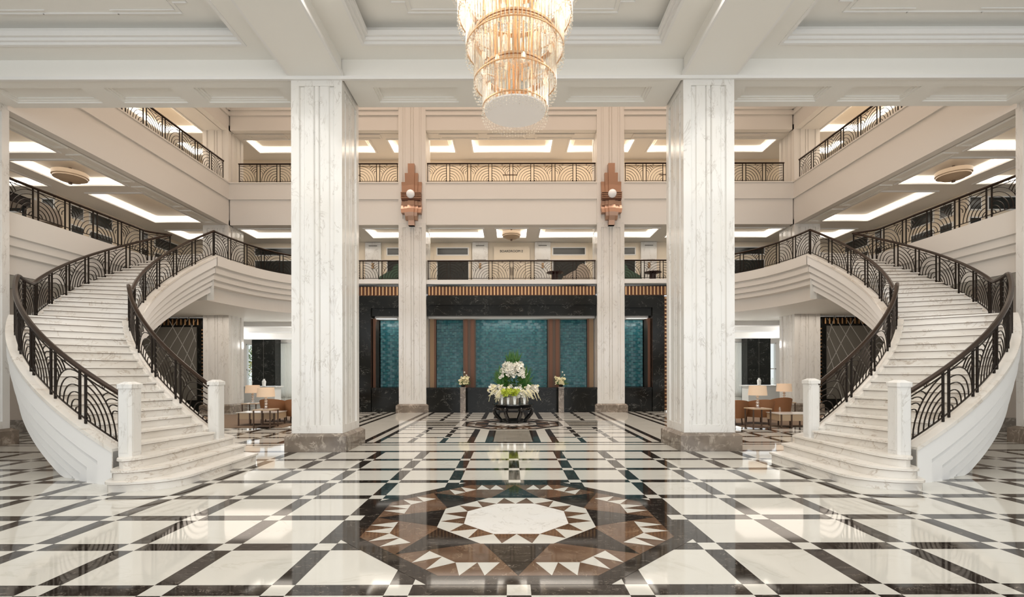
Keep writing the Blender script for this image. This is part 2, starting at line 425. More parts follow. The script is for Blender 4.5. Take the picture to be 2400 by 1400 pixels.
# ================================================================== GALLERIES (slabs, fascias, ceilings)
def merge(a, c):
    off = len(a.v); a.v += c.v; a.f += [[off+k for k in f] for f in c.f]; a.m += [a.mi(c.mats[i]) for i in c.m]
YB = 23.5                                           # rear wall of both upper galleries
def gallery_ceiling(z, zt, coves_rear, coves_side, name, my):
    """ceiling z..zt around the atrium, with open rectangles for the cove lights"""
    g_ = MB()
    def strip(mb, x0, x1, y0, y1, holes):           # holes share y0h,y1h per row; sorted by x
        rows = sorted(set((h[2], h[3]) for h in holes)); yy = y0
        for (a, c) in rows:
            mb.box(x0, x1, yy, a, z, zt, my); xx = x0
            for h in sorted(h for h in holes if (h[2], h[3]) == (a, c)):
                mb.box(xx, h[0], a, c, z, zt, my); xx = h[1]
            mb.box(xx, x1, a, c, z, zt, my); yy = c
        mb.box(x0, x1, yy, y1, z, zt, my)
    strip(g_, -12.05, 12.05, 20.93, YB, coves_rear)
    for sx in (-1, 1):
        m = MB(sx); strip(m, -22, -12.33, 11.56, YB, coves_side); m.box(-12.33, -12.05, 20.62, YB, z, zt, my); merge(g_, m)
    struct(name, g_)
    zl = zt+.02
    up = MB(); up.box(-22, 22, 20.93, YB, zt, zt+.12, CREAM)
    up.box(-22, -12.33, 11.56, 20.93, zt, zt+.12, CREAM); up.box(12.33, 22, 11.56, 20.93, zt, zt+.12, CREAM)
    struct(name, up)
REAR1 = [(-6.45, -1.24, 21.15, 22.55), (-.68, .70, 21.15, 22.55), (1.26, 6.47, 21.15, 22.55)]
REAR1 = [(-11.9, -7.1, 21.95, 22.55)]+REAR1+[(7.1, 11.9, 21.95, 22.55)]
REAR1 = [(a, c, 21.15, 22.55) for a, c, d, e in REAR1]
SIDE1 = [(-14.85, -12.9, 11.7, 13.75), (-14.85, -12.9, 14.25, 16.2), (-14.85, -12.9, 16.9, 20.15), (-15.2, -13.3, 21.3, 22.7), (-17.6, -15.5, 14.25, 16.2), (-17.6, -15.5, 11.7, 13.75)]
REAR2 = [(-11.8, -6.33, 21.45, 22.7), (-5.5, -2.6, 21.45, 22.7), (-1.78, 1.85, 21.45, 22.7), (2.6, 5.5, 21.45, 22.7), (6.33, 11.8, 21.45, 22.7)]
SIDE2 = [(-15.0, -13.2, 11.9, 14.8), (-15.0, -13.2, 15.3, 18.1), (-15.0, -13.2, 18.6, 20.8), (-15.0, -13.2, 21.6, 22.9)]
gallery_ceiling(8.0, 8.22, REAR1, SIDE1, 'ceiling', PLG)
gallery_ceiling(12.05, 12.27, REAR2, SIDE2, 'ceiling', PL)
def cove(x0, x1, y0, y1, z, zt, label, grp):
    cx, cy = (x0+x1)/2, (y0+y1)/2
    t = thing('cove_light', label, 'ceiling light', (cx, cy, z), grp)
    f = MB(); e = .05
    for q in ((x0-e,x1+e,y0-e,y0+.02),(x0-e,x1+e,y1-.02,y1+e),(x0-e,x0+.02,y0+.02,y1-.02),(x1-.02,x1+e,y0+.02,y1-.02)):
        f.box(*q, z-.035, z+.015, PLW)
    f.build('frame', t)
    d = MB(); w_ = .02
    d.box(x0+.02, x1-.02, y0+.02, y0+.02+w_, z+.03, zt-.005, LED); d.box(x0+.02, x1-.02, y1-.02-w_, y1-.02, z+.03, zt-.005, LED)
    d.box(x0+.02, x0+.02+w_, y0+.05, y1-.05, z+.03, zt-.005, LED); d.box(x1-.02-w_, x1-.02, y0+.05, y1-.05, z+.03, zt-.005, LED)
    d.build('diffuser', t)
    h = MB(); h.box(x0+.28, x1-.28, y0+.28, y1-.28, zt-.06, zt-.01, CREAM); h.build('centre_panel', t)
nm = ['leftmost', 'second from the left', 'central', 'second from the right', 'rightmost']
for i, h in enumerate(REAR1): cove(*h, 8.0, 8.22, 'glowing rectangular ceiling cove over the rear mezzanine balcony, %s of the five' % nm[i], 'rear mezzanine coves')
for i, h in enumerate(REAR2): cove(*h, 12.05, 12.27, 'glowing rectangular ceiling cove over the top rear balcony, %s of the five' % nm[i], 'rear upper coves')
sl = ['nearest the camera beside the atrium edge', 'around the round ceiling lamp', 'long one just before the stair head', 'small one behind the corner column', 'on the outer side by the round lamp', 'outermost, nearest the camera']
for sx in (-1, 1):
    for i, h in enumerate(SIDE1):
        a = sorted((-sx*h[0], -sx*h[1])); cove(a[0], a[1], h[2], h[3], 8.0, 8.22, 'glowing ceiling cove of the %s mezzanine, %s' % (SIDE[sx], sl[i]), 'side mezzanine coves')
    for i, h in enumerate(SIDE2):
        a = sorted((-sx*h[0], -sx*h[1])); cove(a[0], a[1], h[2], h[3], 12.05, 12.27, 'glowing ceiling cove of the top %s gallery, %s' % (SIDE[sx], ['nearest the camera', 'second from the camera', 'third from the camera', 'last before the rear wall'][i]), 'side upper coves')
# level-2 slab and its fascia, level-3 fascia, atrium roof
def fascia_rear(x0, x1, z0, zm, z1, m):
    mb.box(x0, x1, 20.62, 20.95, z0, zm, m); mb.box(x0, x1, 20.57, 20.95, zm, z1-.05, m); mb.box(x0, x1, 20.54, 20.95, z1-.05, z1, m)
mb = MB()
for x0, x1 in ((-12.0, -4.8), (-3.64, 3.64), (4.8, 12.0)):
    fascia_rear(x0, x1, 8.0, 9.08, 9.80, PL)
mb.box(-12, 12, 20.9, YB, 9.55, 9.79, PL)
struct('floor_upper', mb)
for sx in (-1, 1):
    m = MB(sx)
    m.box(-12.35, -12.06, 11.55, 20.6, 8.0, 9.08, PL); m.box(-12.35, -12.0, 11.55, 20.6, 9.08, 9.75, PL); m.box(-12.35, -11.97, 11.55, 20.6, 9.75, 9.80, PL)
    m.box(-22, -12.3, 11.55, YB, 9.55, 9.79, PL)
    # recessed panels of the edge beam
    for y0, y1 in ((11.7, 13.5), (13.9, 15.9), (16.3, 18.3), (18.7, 20.2)):
        soffit_frame(m, -12.84, -12.40, y0, y1, 8.0, PLG)
    struct('floor_upper', m)
mb = MB()
for x0, x1 in ((-12.0, -4.8), (-3.64, 3.64), (4.8, 12.0)):
    mb.box(x0, x1, 20.64, 20.95, 12.05, 12.66, PL); mb.box(x0, x1, 20.57, 20.95, 12.66, 12.85, PL); mb.box(x0, x1, 20.5, 20.95, 12.85, 13.05, PL); mb.box(x0, x1, 20.42, 20.95, 13.05, 14.5, PL)
    for k in range(3 if x1-x0 > 5 else 3):
        a = x0+.5+(x1-x0-1)*k/3
        soffit_frame(mb, a, a+(x1-x0-1)/3-.4, 20.97, 21.38, 12.05, PL)
struct('trim_3', mb)
for sx in (-1, 1):
    m = MB(sx); m.box(-12.35, -12.06, 11.55, 20.6, 12.05, 12.66, PL); m.box(-12.35, -12.0, 11.55, 20.6, 12.66, 12.85, PL); m.box(-12.35, -11.93, 11.55, 20.6, 12.85, 13.05, PL); m.box(-12.35, -11.85, 11.55, 20.6, 13.05, 14.5, PL)
    struct('trim_3', m)
mb = MB(); mb.box(-22, 22, 11.3, YB+.3, 14.5, 14.8, PL); mb.box(-12, 12, 11.3, 11.55, 9.9, 14.5, PL); struct('ceiling', mb)

# mezzanine slab: outline of the curved edge on the left half
CX, CY, RO, RI = -4.37, 14.90, 7.65, 5.85
AO, AI, AM, AL, AE = .228, .249, .878, 1.044, 1.813
Z_L1 = 5.66
def T(a):
    if a <= AM: return .612+(2.915-.612)*(a-.2385)/(AM-.2385)
    if a <= AL: return 2.915
    return 2.915+(Z_L1-2.915)*(a-AL)/(AE-AL)
def arc(R, a): return (CX-R*math.sin(a), CY-R*math.cos(a))
def catmull(P, n=6):
    out = []
    for i in range(len(P)-1):
        p0 = Vector(P[max(i-1, 0)]); p1 = Vector(P[i]); p2 = Vector(P[i+1]); p3 = Vector(P[min(i+2, len(P)-1)])
        for k in range(n):
            t = k/n; out.append(tuple(.5*((2*p1)+(-p0+p2)*t+(2*p0-5*p1+4*p2-p3)*t*t+(-p0+3*p1-3*p2+p3)*t**3)))
    out.append(tuple(P[-1])); return out
inner_top = arc(RI, AE); outer_top = arc(RO, AE)
edge = catmull([inner_top, (-9.98, 17.2), (-9.78, 18.2), (-9.46, 19.0), (-8.98, 19.7), (-8.25, 20.28), (-7.3, 20.62), (-6.4, 20.68), (-4.8, 20.68)])
def offset(path, d):
    out = []
    for i in range(len(path)):
        a = Vector(path[max(i-1, 0)]); c = Vector(path[min(i+1, len(path)-1)]); t = (c-a).normalized()
        out.append((path[i][0]+t.y*d, path[i][1]-t.x*d))     # to the right of travel
    return out
# profile: (outward offset, z below the floor)
PROF = [(.12, 0), (.12, -.34), (.02, -.36), (.06, -.43), (.06, -.58), (-.04, -.60), (0, -.67), (0, -.80), (-.10, -.82), (-.06, -.89), (-.06, -1.00), (-.24, -1.03), (-.24, -1.5)]
for sx in (-1, 1):
    m = MB(-sx)
    rows = []
    deep = [p for p in edge if p[0] < -7.05]
    for (o, dz) in PROF: rows.append([(x, y, Z_L1+dz) for x, y in offset(deep, o)])
    N = len(deep)
    m.add([rw[-1] for rw in rows]+[(rows[-1][-1][0], 21.2, Z_L1-1.5), (rows[0][-1][0], 21.2, Z_L1)], [tuple(range(len(rows)+2))], PL)
    m.box(-7.1, -4.8, 20.52, 20.95, 5.48, Z_L1-.002, PLW)
    for j in range(len(rows)-1):
        for i in range(N-1): m.add([rows[j][i], rows[j][i+1], rows[j+1][i+1], rows[j+1][i]], [(3, 2, 1, 0)], PL if True else PLG)
    # floor top and underside
    top = offset(edge, .12)
    left_edge = [(-12.3, 11.55), (-12.3, 16.3), outer_top]
    out = [(-22, 11.55)]+left_edge+[(p[0], p[1]) for p in top]+[(-4.8, YB), (-22, YB)]
    m.add([(x, y, Z_L1) for x, y in out], [tuple(range(len(out)))], DKFLR)
    bot = offset(deep, -.24)+[(-7.0, 21.2), (-4.8, 21.2)]
    out2 = [(-22, 11.55), (-12.55, 11.55), (-12.55, 16.9), (bot[0][0]-.9, bot[0][1]+.3)]+bot+[(-4.8, 34.5), (-22, 34.5)]
    m.add([(x, y, Z_L1-1.5) for x, y in out2], [tuple(range(len(out2)-1, -1, -1))], PLG)
    # straight side edge (profile along x=-12.3)
    side = [(-12.3, 16.3), (-12.3, 11.55)]
    pr = [(0.0, 0), (0.0, -.58), (-.06, -.60), (-.06, -.80), (-.12, -.83), (-.12, -1.02), (-.2, -1.05), (-.2, -1.5)]
    rr = [[(x, y, Z_L1+dz) for x, y in [(-12.3+o, 16.3+.0), (-12.3+o, 11.55)]] for o, dz in pr]
    for j in range(len(rr)-1): m.add([rr[j][0], rr[j][1], rr[j+1][1], rr[j+1][0]], [(0, 1, 2, 3)], PL)
    # return between side edge and stair head
    m.add([(-12.3, 16.3, Z_L1), (*outer_top, Z_L1), (*outer_top, Z_L1-1.5), (-12.3, 16.3, Z_L1-1.5)], [(3, 2, 1, 0)], PL)
    # wall under the head of the stairs closing the slab
    m.add([(*outer_top, Z_L1), (*inner_top, Z_L1), (*inner_top, Z_L1-1.5), (*outer_top, Z_L1-1.5)], [(3, 2, 1, 0)], PLG)
    struct('floor_mezzanine', m)
m = MB()
for x0, x1 in ((-4.8, 4.8),):
    m.box(x0, x1, 20.66, 20.95, 5.48, Z_L1, PLW); m.box(x0, x1, 20.95, YB, 5.5, Z_L1-.002, DKFLR)
struct('floor_mezzanine', m)

# ================================================================== WALLS
mb = MB()
mb.box(-22, 22, YB, YB+.3, Z_L1, 14.5, CREAM)
struct('wall_back', mb)
for sx in (-1, 1):
    m = MB(-sx)
    m.box(-16.3, -16.0, 17.0, YB, Z_L1, 8.0, CREAM); m.box(-22, -16.3, 17.0, 17.3, Z_L1, 8.0, CREAM)
    m.box(-17.6, -17.3, 11.55, YB, 9.8, 12.05, CREAM)
    m.box(-22.3, -22, -8, 34.5, 0, 14.5, PL)
    m.box(-22, -13.5, 14.0, 14.2, 0, 4.15, TAUPE); m.box(-22, -13.48, 13.96, 14.0, 0, .35, MPL)
    struct('wall_%s' % SIDE[sx], m)
# entrance front behind the camera: piers and transoms leave tall windows open to the daylight
m = MB()
for k in range(-5, 6): m.box(k*4.2-.3, k*4.2+.3, -8.3, -8, 0, 9.2, PL)
m.box(-22, 22, -8.3, -8, 7.6, 9.2, PL)
struct('wall_front', m)
# rear wall beyond the lounge, with windows
for sx in (-1, 1):
    m = MB(-sx)
    m.box(-22, -18.35, 33.5, 33.8, 0, 4.2, PL); m.box(-14.9, -7.0, 33.5, 33.8, 0, 4.2, PL); m.box(-18.35, -14.9, 33.5, 33.8, 3.7, 4.2, PL)
    m.box(-18.35, -14.9, 33.5, 33.8, 0, .3, PL)
    m.box(-7.15, -6.95, 22.4, 33.5, 0, 4.16, PL)
    # stepped ceiling bulkheads of the lounge
    m.box(-22, -7.2, 23.5, 23.9, 3.95, 4.16, PLW); m.box(-22, -7.2, 26.5, 27.6, 3.98, 4.16, PLW); m.box(-22, -7.2, 30.5, 31.4, 3.86, 4.16, PLW)
    struct('wall_rear_%s' % SIDE[sx], m)
    t = MB(-sx)
    for x in (-18.3, -17.3): t.box(x-.03, x+.03, 33.45, 33.55, .3, 3.7, WHITE)
    for z in (.3, 1.9, 3.66): t.box(-18.35, -17.27, 33.45, 33.55, z-.03, z+.04, WHITE)
    t.box(-18.3, -17.3, 33.49, 33.5, .3, 3.7, WGL)
    o = t.build('window_1' if sx < 0 else 'window_2'); o['kind'] = 'structure'
    t = MB(-sx)
    for x in (-16.1, -15.5, -14.92): t.box(x-.03, x+.03, 33.45, 33.55, .3, 3.7, WHITE)
    t.box(-16.1, -14.92, 33.49, 33.5, .3, 3.7, WGL)
    o = t.build('window_3' if sx < 0 else 'window_4'); o['kind'] = 'structure'
    cu = MB(-sx); n_ = 60
    pts = [(-16.1+1.2*i/n_, 33.3+.04*math.sin(i*1.3)) for i in range(n_+1)]
    for i in range(n_): cu.add([(*pts[i], .02), (*pts[i+1], .02), (*pts[i+1], 3.72), (*pts[i], 3.72)], [(0, 1, 2, 3)], TRS)
    cu.tube([(-16.15, 33.3, 3.74), (-14.85, 33.3, 3.74)], .015, CHROME, 6)
    tag(cu.build('sheer_curtain'), 'pale sheer curtain hanging at the window beyond the %s lounge' % SIDE[sx], 'curtain')
    p = MB(-sx); p.box(-17.38, -15.82, 32.4, 33.2, 0, 3.96, MBW)
    for x in (-16.6,): p.box(x-.004, x+.004, 32.394, 32.4, 0, 3.96, GREYP)
    tag(p.build('marble_block'), 'tall black marble slab with white veins at the back of the %s lounge' % SIDE[sx], 'marble slab')

# doors, transoms and marble pilasters on the mezzanine's rear wall
def wall_bay(mb_sx, x0, x1, name_i, small=None):
    m = MB(mb_sx); y = YB
    m.box(x0-.16, x1+.16, y-.07, y, Z_L1, 7.95, CREAM)
    for q in ((x0-.05, x1+.05, 7.36, 7.76), (x0-.05, x1+.05, Z_L1, 7.16)):
        m.box(q[0], q[1], y-.085, y-.07, q[2], q[3], WHITE)
        m.box(q[0]+.05, q[1]-.05, y-.10, y-.08, q[2]+.05, q[3]-.05, DKG)
    o = m.build('window_%d' % name_i); o['kind'] = 'structure'
k = 23.43/1133
i_ = 5
for (p0, p1) in ((909, 955), (1026, 1097), (1297, 1371), (1445, 1488), (600, 690), (1722, 1790)):
    wall_bay(1, (p0-1196)*k-.06, (p1-1196)*k-.06, i_); i_ += 1
pil_lab = {876: 'leftmost one, over the curved left seat', 1126: 'just left of the boardroom doors', 1272: 'just right of the boardroom doors', 1520: 'rightmost one, above the right-hand round table'}
for px in pil_lab:
    x = (px-1196)*k-.06; t = thing('marble_pilaster', 'marble pilaster with bronze bracket, %s' % pil_lab[px], 'pilaster', (x, YB, Z_L1), 'mezzanine pilasters')
    m = MB(); m.box(x-.38, x+.38, YB-.16, YB, Z_L1, 7.98, MW); m.build('shaft', t)
    m = MB(); m.box(x-.2, x+.2, YB-.20, YB-.16, 7.80, 7.83, GREYP); m.box(x-.28, x+.28, YB-.20, YB-.16, 7.1, 7.14, GREYP)
    m.box(x-.05, x+.05, YB-.24, YB-.16, 6.72, 6.98, TAN); m.build('bracket', t)
# boardroom door
m = MB(); x0, x1 = (1158-1196)*k-.06, (1242-1196)*k-.06
m.box(x0, x0+.2, YB-.12, YB, Z_L1, 7.75, CREAM); m.box(x1-.2, x1, YB-.12, YB, Z_L1, 7.75, CREAM)
m.box(x0, x1, YB-.13, YB, 7.12, 7.78, CREAM); m.box(x0+.12, x1-.12, YB-.15, YB-.13, 7.14, 7.22, CREAM)
for q in (x0+.22, (x0+x1)/2+.01): m.box(q, q+(x1-x0)/2-.23, YB-.06, YB, Z_L1, 7.1, CREAM)
o = m.build('door_1'); o['kind'] = 'structure'
hd = MB(); hd.box((x0+x1)/2-.06, (x0+x1)/2-.04, YB-.12, YB-.06, 6.4, 6.8, BRZ); hd.box((x0+x1)/2+.04, (x0+x1)/2+.06, YB-.12, YB-.06, 6.4, 6.8, BRZ); hd.build('handle', o)
def text(body, loc, size, m, label, cat='sign', name='sign', align='CENTER'):
    cu = bpy.data.curves.new('t', 'FONT'); cu.body = body; cu.size = size; cu.extrude = .008; cu.align_x = align; cu.align_y = 'CENTER'
    to = bpy.data.objects.new('t', cu); C.objects.link(to); bpy.context.view_layer.update()
    me = bpy.data.meshes.new_from_object(to); bpy.data.objects.remove(to)
    o = bpy.data.objects.new(name, me); C.objects.link(o); o.location = loc; o.rotation_euler = (PI/2, 0, 0)
    me.materials.clear(); me.materials.append(m); return tag(o, label, cat)
text('BOARDROOM 2', ((1199-1196)*k-.06, YB-.14, 7.55), .155, BGT, 'dark lettering BOARDROOM 2 above the double doors on the mezzanine')
# top gallery rear wall: shallow door surrounds
for x in (-7.6, 0, 7.6):
    m = MB(); m.box(x-2.3, x-2.15, YB-.1, YB, 9.8, 11.7, CREAM); m.box(x+2.15, x+2.3, YB-.1, YB, 9.8, 11.7, CREAM); m.box(x-2.3, x+2.3, YB-.1, YB, 11.7, 11.85, CREAM)
    m.box(x-.4, x+.3, YB-.03, YB, 11.28, 11.31, BRZ)
    struct('trim_4', m)
# side walls of the mezzanine: dark door leaves and fanlights
for sx in (-1, 1):
    m = MB(sx); q = 0
    for y0, y1 in ((17.55, 18.0), (18.35, 19.3), (20.9, 21.2), (21.7, 23.1)):
        for z0, z1 in ((7.40, 7.80), (Z_L1+.02, 7.08)):
            m.box(-16.0, -15.97, y0-.05, y1+.05, z0-.05, z1+.05, WHITE); m.box(-16.0, -15.95, y0, y1, z0, z1, DKG)
    for x0, x1 in ((-16.45, -16.1), (-18.4, -16.75)):
        for z0, z1 in ((7.40, 7.80), (Z_L1+.02, 7.08)):
            m.box(x0-.05, x1+.05, 16.97, 17.0, z0-.05, z1+.05, WHITE); m.box(x0, x1, 16.95, 17.0, z0, z1, DKG)
    o = m.build('window_%d' % (20+(sx > 0))); o['kind'] = 'structure'

# ================================================================== WATER-WALL FEATURE (black marble frame, teal tiles)
def k2(Y): return Y/1133
f = MB()
f.box(-3.62, 3.62, 20.62, 21.1, 0, .96, MBW)                       # counter of the central bay
f.box(-3.66, 3.66, 20.56, 21.5, .96, 1.05, MBW)
f.box(-3.62, 3.62, 20.62, 21.1, 4.58, 4.98, MBW); f.box(-3.62, 3.62, 20.72, 21.1, 4.12, 4.58, MBW)
f.box(-3.62, 3.62, 21.05, 21.6, 4.05, 4.14, PLW)
for sx in (-1, 1):
    m = MB(sx)
    m.box(-6.0, -4.8, 20.72, 21.1, 0, .96, MBW); m.box(-6.0, -4.8, 20.68, 21.5, .96, 1.05, MBW)
    m.box(-6.52, -4.8, 20.66, 21.1, 4.46, 4.98, MBW); m.box(-6.02, -4.8, 20.78, 21.1, 4.12, 4.46, MBW)
    m.box(-6.52, -6.02, 20.66, 21.5, 0, 4.46, MBW)
    m.box(-5.95, -4.8, 21.05, 21.6, 4.03, 4.14, PLW)
    m.box(-6.0, -5.88, 20.9, 21.5, 1.05, 4.03, COPD)
    m.box(-6.8, -4.82, 21.75, 22.3, 0, 4.98, MBW)
    merge(f, m)
f.box(-3.62, 3.62, 21.75, 22.3, 0, 4.98, MBW)
fo = struct('wall_water_feature', f)
sc_ = {}
def slat_screen(x0, x1, y, z0, z1, step, ww, label, vertical=True, sxx=1):
    cx = (x0+x1)/2*sxx
    t = thing('slat_screen', label, 'slatted screen', (cx, y, z0), 'gold slat bands')
    bk = MB(sxx); bk.box(x0, x1, y+.06, y+.10, z0, z1, COPD); bk.box(x0, x1, y-.02, y+.1, z1, z1+.06, BLK) if vertical else None; bk.build('backing', t)
    if vertical:
        n_ = int((x1-x0)/step)
        for i in range(n_):
            s_ = MB(sxx); xx = x0+(i+.5)*(x1-x0)/n_; s_.box(xx-ww/2, xx+ww/2, y-.02, y+.06, z0+.01, z1-.01, GOLD); s_.build('slat', t, smooth=False)
    else:
        n_ = int((z1-z0)/step)
        for i in range(n_):
            s_ = MB(sxx); zz = z0+(i+.5)*(z1-z0)/n_; s_.box(x0+.01, x1-.01, y-.02, y+.06, zz-ww/2, zz+ww/2, GOLD); s_.build('slat', t, smooth=False)
slat_screen(-3.60, 3.60, 20.72, 5.0, 5.38, .145, .048, 'long band of upright gold slats under the mezzanine edge, middle bay')
for sx in (-1, 1):
    slat_screen(-6.8, -4.82, 20.72, 5.0, 5.38, .145, .048, 'short band of upright gold slats under the mezzanine edge, %s bay' % SIDE[sx], True, -sx)
    slat_screen(-6.80, -6.54, 20.72, .05, 4.95, .16, .06, 'vertical ladder of gold slats at the %s end of the black marble wall' % SIDE[sx], False, -sx)
# teal tile panels (each with its tiles as relief)
def tile_panel(x0, x1, z0, z1, y, label, sxx=1, tw=.19, th=.135):
    cx = (x0+x1)/2*sxx
    m = MB(sxx); rnd = random.Random(int(abs(x0)*100))
    nx = max(1, round((x1-x0)/tw)); nz = round((z1-z0)/th); dx = (x1-x0)/nx; dz = (z1-z0)/nz
    m.box(x0, x1, y+.05, y+.10, z0, z1, BLK)
    for j in range(nz):
        off = 0 if j % 2 else dx/2
        for i in range(-1, nx+1):
            a = max(x0, x0+i*dx+off); c = min(x1, x0+(i+1)*dx+off)
            if c-a < .02: continue
            b0 = y+.012+rnd.uniform(0, .01); b1 = b0; tl = rnd.uniform(.0, .02)
            sk_ = .020*(1 if (i+j) % 2 else -1)*rnd.uniform(.3, 1.2); b0, b1 = b0-sk_*.5, b0+sk_*.5
            p = [(a+.003, b0, z0+j*dz+.003), (c-.003, b1, z0+j*dz+.003), (c-.003, b1+tl, z0+(j+1)*dz-.003), (a+.003, b0+tl, z0+(j+1)*dz-.003)]
            bk_ = [(q[0], y+.055, q[2]) for q in p]
            m.add(p+bk_, [(0,1,2,3), (4,5,1,0), (5,6,2,1), (6,7,3,2), (7,4,0,3)], TEAL)
    return tag(m.build('tile_panel', smooth=False), label, 'tiled panel', 'teal tile panels')
Yt = 21.6
kk = Yt/1133
tile_panel((1112-1196)*kk-.05, (1283-1196)*kk-.08, 1.0, 4.04, Yt, 'wide teal glass tile panel directly behind the flower arrangement')
for sx in (-1, 1):
    tile_panel(-3.36, -2.16, 1.0, 4.04, Yt, 'narrow teal glass tile panel in the middle bay, %s of the flowers' % SIDE[sx], -sx)
    tile_panel(-5.86, -4.82, 1.06, 4.02, Yt, 'teal glass tile panel seen beyond the %s sconce column, in the outer bay' % SIDE[sx], -sx)
    m = MB(-sx); m.box(-2.16, -1.6, Yt-.12, Yt+.1, 1.0, 4.05, BRZ); m.box(-2.1, -1.95, Yt-.15, Yt-.12, 1.0, 4.05, COPD); m.box(-1.82, -1.66, Yt-.15, Yt-.12, 1.0, 4.05, COPD)
    tag(m.build('bronze_pilaster', smooth=False), 'bronze pilaster between two teal tile panels, %s of the flowers' % SIDE[sx], 'pilaster')
    m = MB(-sx); m.box(-3.62, -3.36, Yt-.2, Yt+.1, 1.0, 4.05, TAN); m.box(-3.42, -3.34, Yt-.24, Yt+.1, 1.0, 4.05, COPD)
    tag(m.build('tan_jamb', smooth=False), 'tan wooden upright at the %s end of the middle tile recess' % SIDE[sx], 'jamb')

# lattice screens behind the staircases
for sx in (-1, 1):
    t = thing('lattice_screen', 'dark screen with crossed silver lines behind the %s staircase' % SIDE[sx], 'screen', (sx*15, 21.3, 0))
    m = MB(-sx); m.box(-17.5, -13.2, 21.3, 21.5, 0, 4.12, MBW); m.build('frame', t)
    m = MB(-sx); m.box(-17.3, -13.85, 21.26, 21.3, .5, 3.72, GREYP); m.build('panel', t)
    m = MB(-sx)
    for q in range(-8, 9):
        for sg in (-1, 1):
            x_ = -15.4+q*.62; pts = []
            for s_ in (0, 1):
                pass
            z0, z1 = .52, 3.70; xa = x_-sg*1.6; xb = x_+sg*1.6
            # clip to the panel
            def cl(xa, za, xb, zb):
                t0, t1 = 0, 1
                for lo, hi in ((-17.28, -13.87),):
                    d = xb-xa
                    ta, tb = (lo-xa)/d, (hi-xa)/d
                    if ta > tb: ta, tb = tb, ta
                    t0, t1 = max(t0, ta), min(t1, tb)
                return (t0, t1)
            t0, t1 = cl(xa, z0, xb, z1)
            if t1-t0 > .05 and (q % 2 == 0 or sg > 0):
                m.tube([(xa+(xb-xa)*t0, 21.25, z0+(z1-z0)*t0), (xa+(xb-xa)*t1, 21.25, z0+(z1-z0)*z0+(z1-z0)*t1)], .011, SILV, 4)
    m.build('silver_lattice', t)
    for i in range(20):
        m = MB(-sx); xx = -17.3+i*.185; m.box(xx, xx+.05, 21.20, 21.28, 3.80, 4.06, GOLD); m.build('slat', t, smooth=False)
    for i in range(22):
        m = MB(-sx); zz = .2+i*.16; m.box(-13.60, -13.25, 21.20, 21.28, zz, zz+.055, GOLD); m.build('slat', t, smooth=False)

# ================================================================== RAILINGS
class Path:
    def __init__(s, pts):                                # pts: (x,y,z)
        s.p = [Vector(q) for q in pts]; s.L = [0]
        for i in range(1, len(pts)): s.L.append(s.L[-1]+(s.p[i].xy-s.p[i-1].xy).length)
    def at(s, u):
        u = min(max(u, 0), s.L[-1])
        lo, hi = 0, len(s.L)-1
        while hi-lo > 1:
            md = (lo+hi)//2
            if s.L[md] <= u: lo = md
            else: hi = md
        d = s.L[hi]-s.L[lo]; t = (u-s.L[lo])/d if d > 0 else 0
        return s.p[lo].lerp(s.p[hi], t)
def railing(parent, path, sxx, module=.85, hgt=.85, first=0, under=True):
    """handrail is the part (or the parent gets parts); posts, thin rails and fan panels hang below it"""
    P = Path(path); Ltot = P.L[-1]; n_ = max(1, round(Ltot/module)); mod = Ltot/n_; g = .07
    step = .12; N = max(2, int(Ltot/step))
    line = lambda dz: [tuple(P.at(Ltot*i/N)+Vector((0, 0, dz))) for i in range(N+1)]
    h = MB(sxx); h.tube(line(hgt-.028), .034, HAND, 6, ry=.028)
    ho = h.build('handrail', parent)
    par = ho if under else parent
    r_ = MB(sxx); r_.tube(line(hgt-.115), .008, IRON, 4); r_.tube(line(.075), .010, IRON, 4); r_.build('thin_rail', par)
    for i in range(n_+1):
        for d in ((-g, g) if 0 < i < n_ else ((g*.4,) if i == 0 else (-g*.4,))):
            q = P.at(i*mod+d); m = MB(sxx); m.box(q.x-.014, q.x+.014, q.y-.014, q.y+.014, q.z, q.z+hgt-.03, IRON); m.build('post', par, smooth=False)
    for i in range(n_):
        u0, u1 = i*mod+g, (i+1)*mod-g; wd = u1-u0; flip = (i+first) % 2; top = hgt-.115; m = MB(sxx)
        def mp(u, v):
            uu = (u1-u) if flip else (u0+u); q = P.at(uu); return (q.x, q.y, q.z+v)
        Rm = min(top-.085, wd)*1.0; base = .08
        rx = wd/Rm if wd < Rm else 1
        for k_ in range(6):
            R = Rm*(k_+1)/6
            m.tube([mp(wd-min(wd, R*rx*math.cos(a)), base+R*math.sin(a)) for a in [PI/2*j/9 for j in range(10)]], .008, IRON, 4)
        for k_ in range(4):
            R = .10+.085*k_; cc = base+.34; pts = []
            for j in range(13):
                a = -.4+(PI/2+.4)*j/12; u, v = R*math.cos(a), cc+R*math.sin(a)
                if math.hypot((wd-u)/rx, v-base) > Rm-.01 and v < top: pts.append(mp(u, v))
            if len(pts) > 1: m.tube(pts, .008, IRON, 4)
        # small ornament ring under the handrail and knob at the fan's foot
        for du in (.42,):
            m.tube([mp(wd*du+.028*math.cos(a), hgt-.082+.022*math.sin(a)) for a in [2*PI*j/8 for j in range(8)]], .005, IRON, 4, closed=True)
        q = mp(wd-.02, base+.02); m.sphere(q, .024, IRON, 6)
        m.build('fan_panel', par)
    return ho
def straight(x0, y0, x1, y1, z, n_=2): return [(x0+(x1-x0)*i/n_, y0+(y1-y0)*i/n_, z) for i in range(n_+1)]
RG = 'balcony railings'
def rail_thing(label, path, sxx, first=0, module=.85):
    p0 = path[0]; t = thing('balcony_railing', label, 'railing', (p0[0]*sxx, p0[1], p0[2]), RG)
    railing(t, path, sxx, module, first=first, under=False)
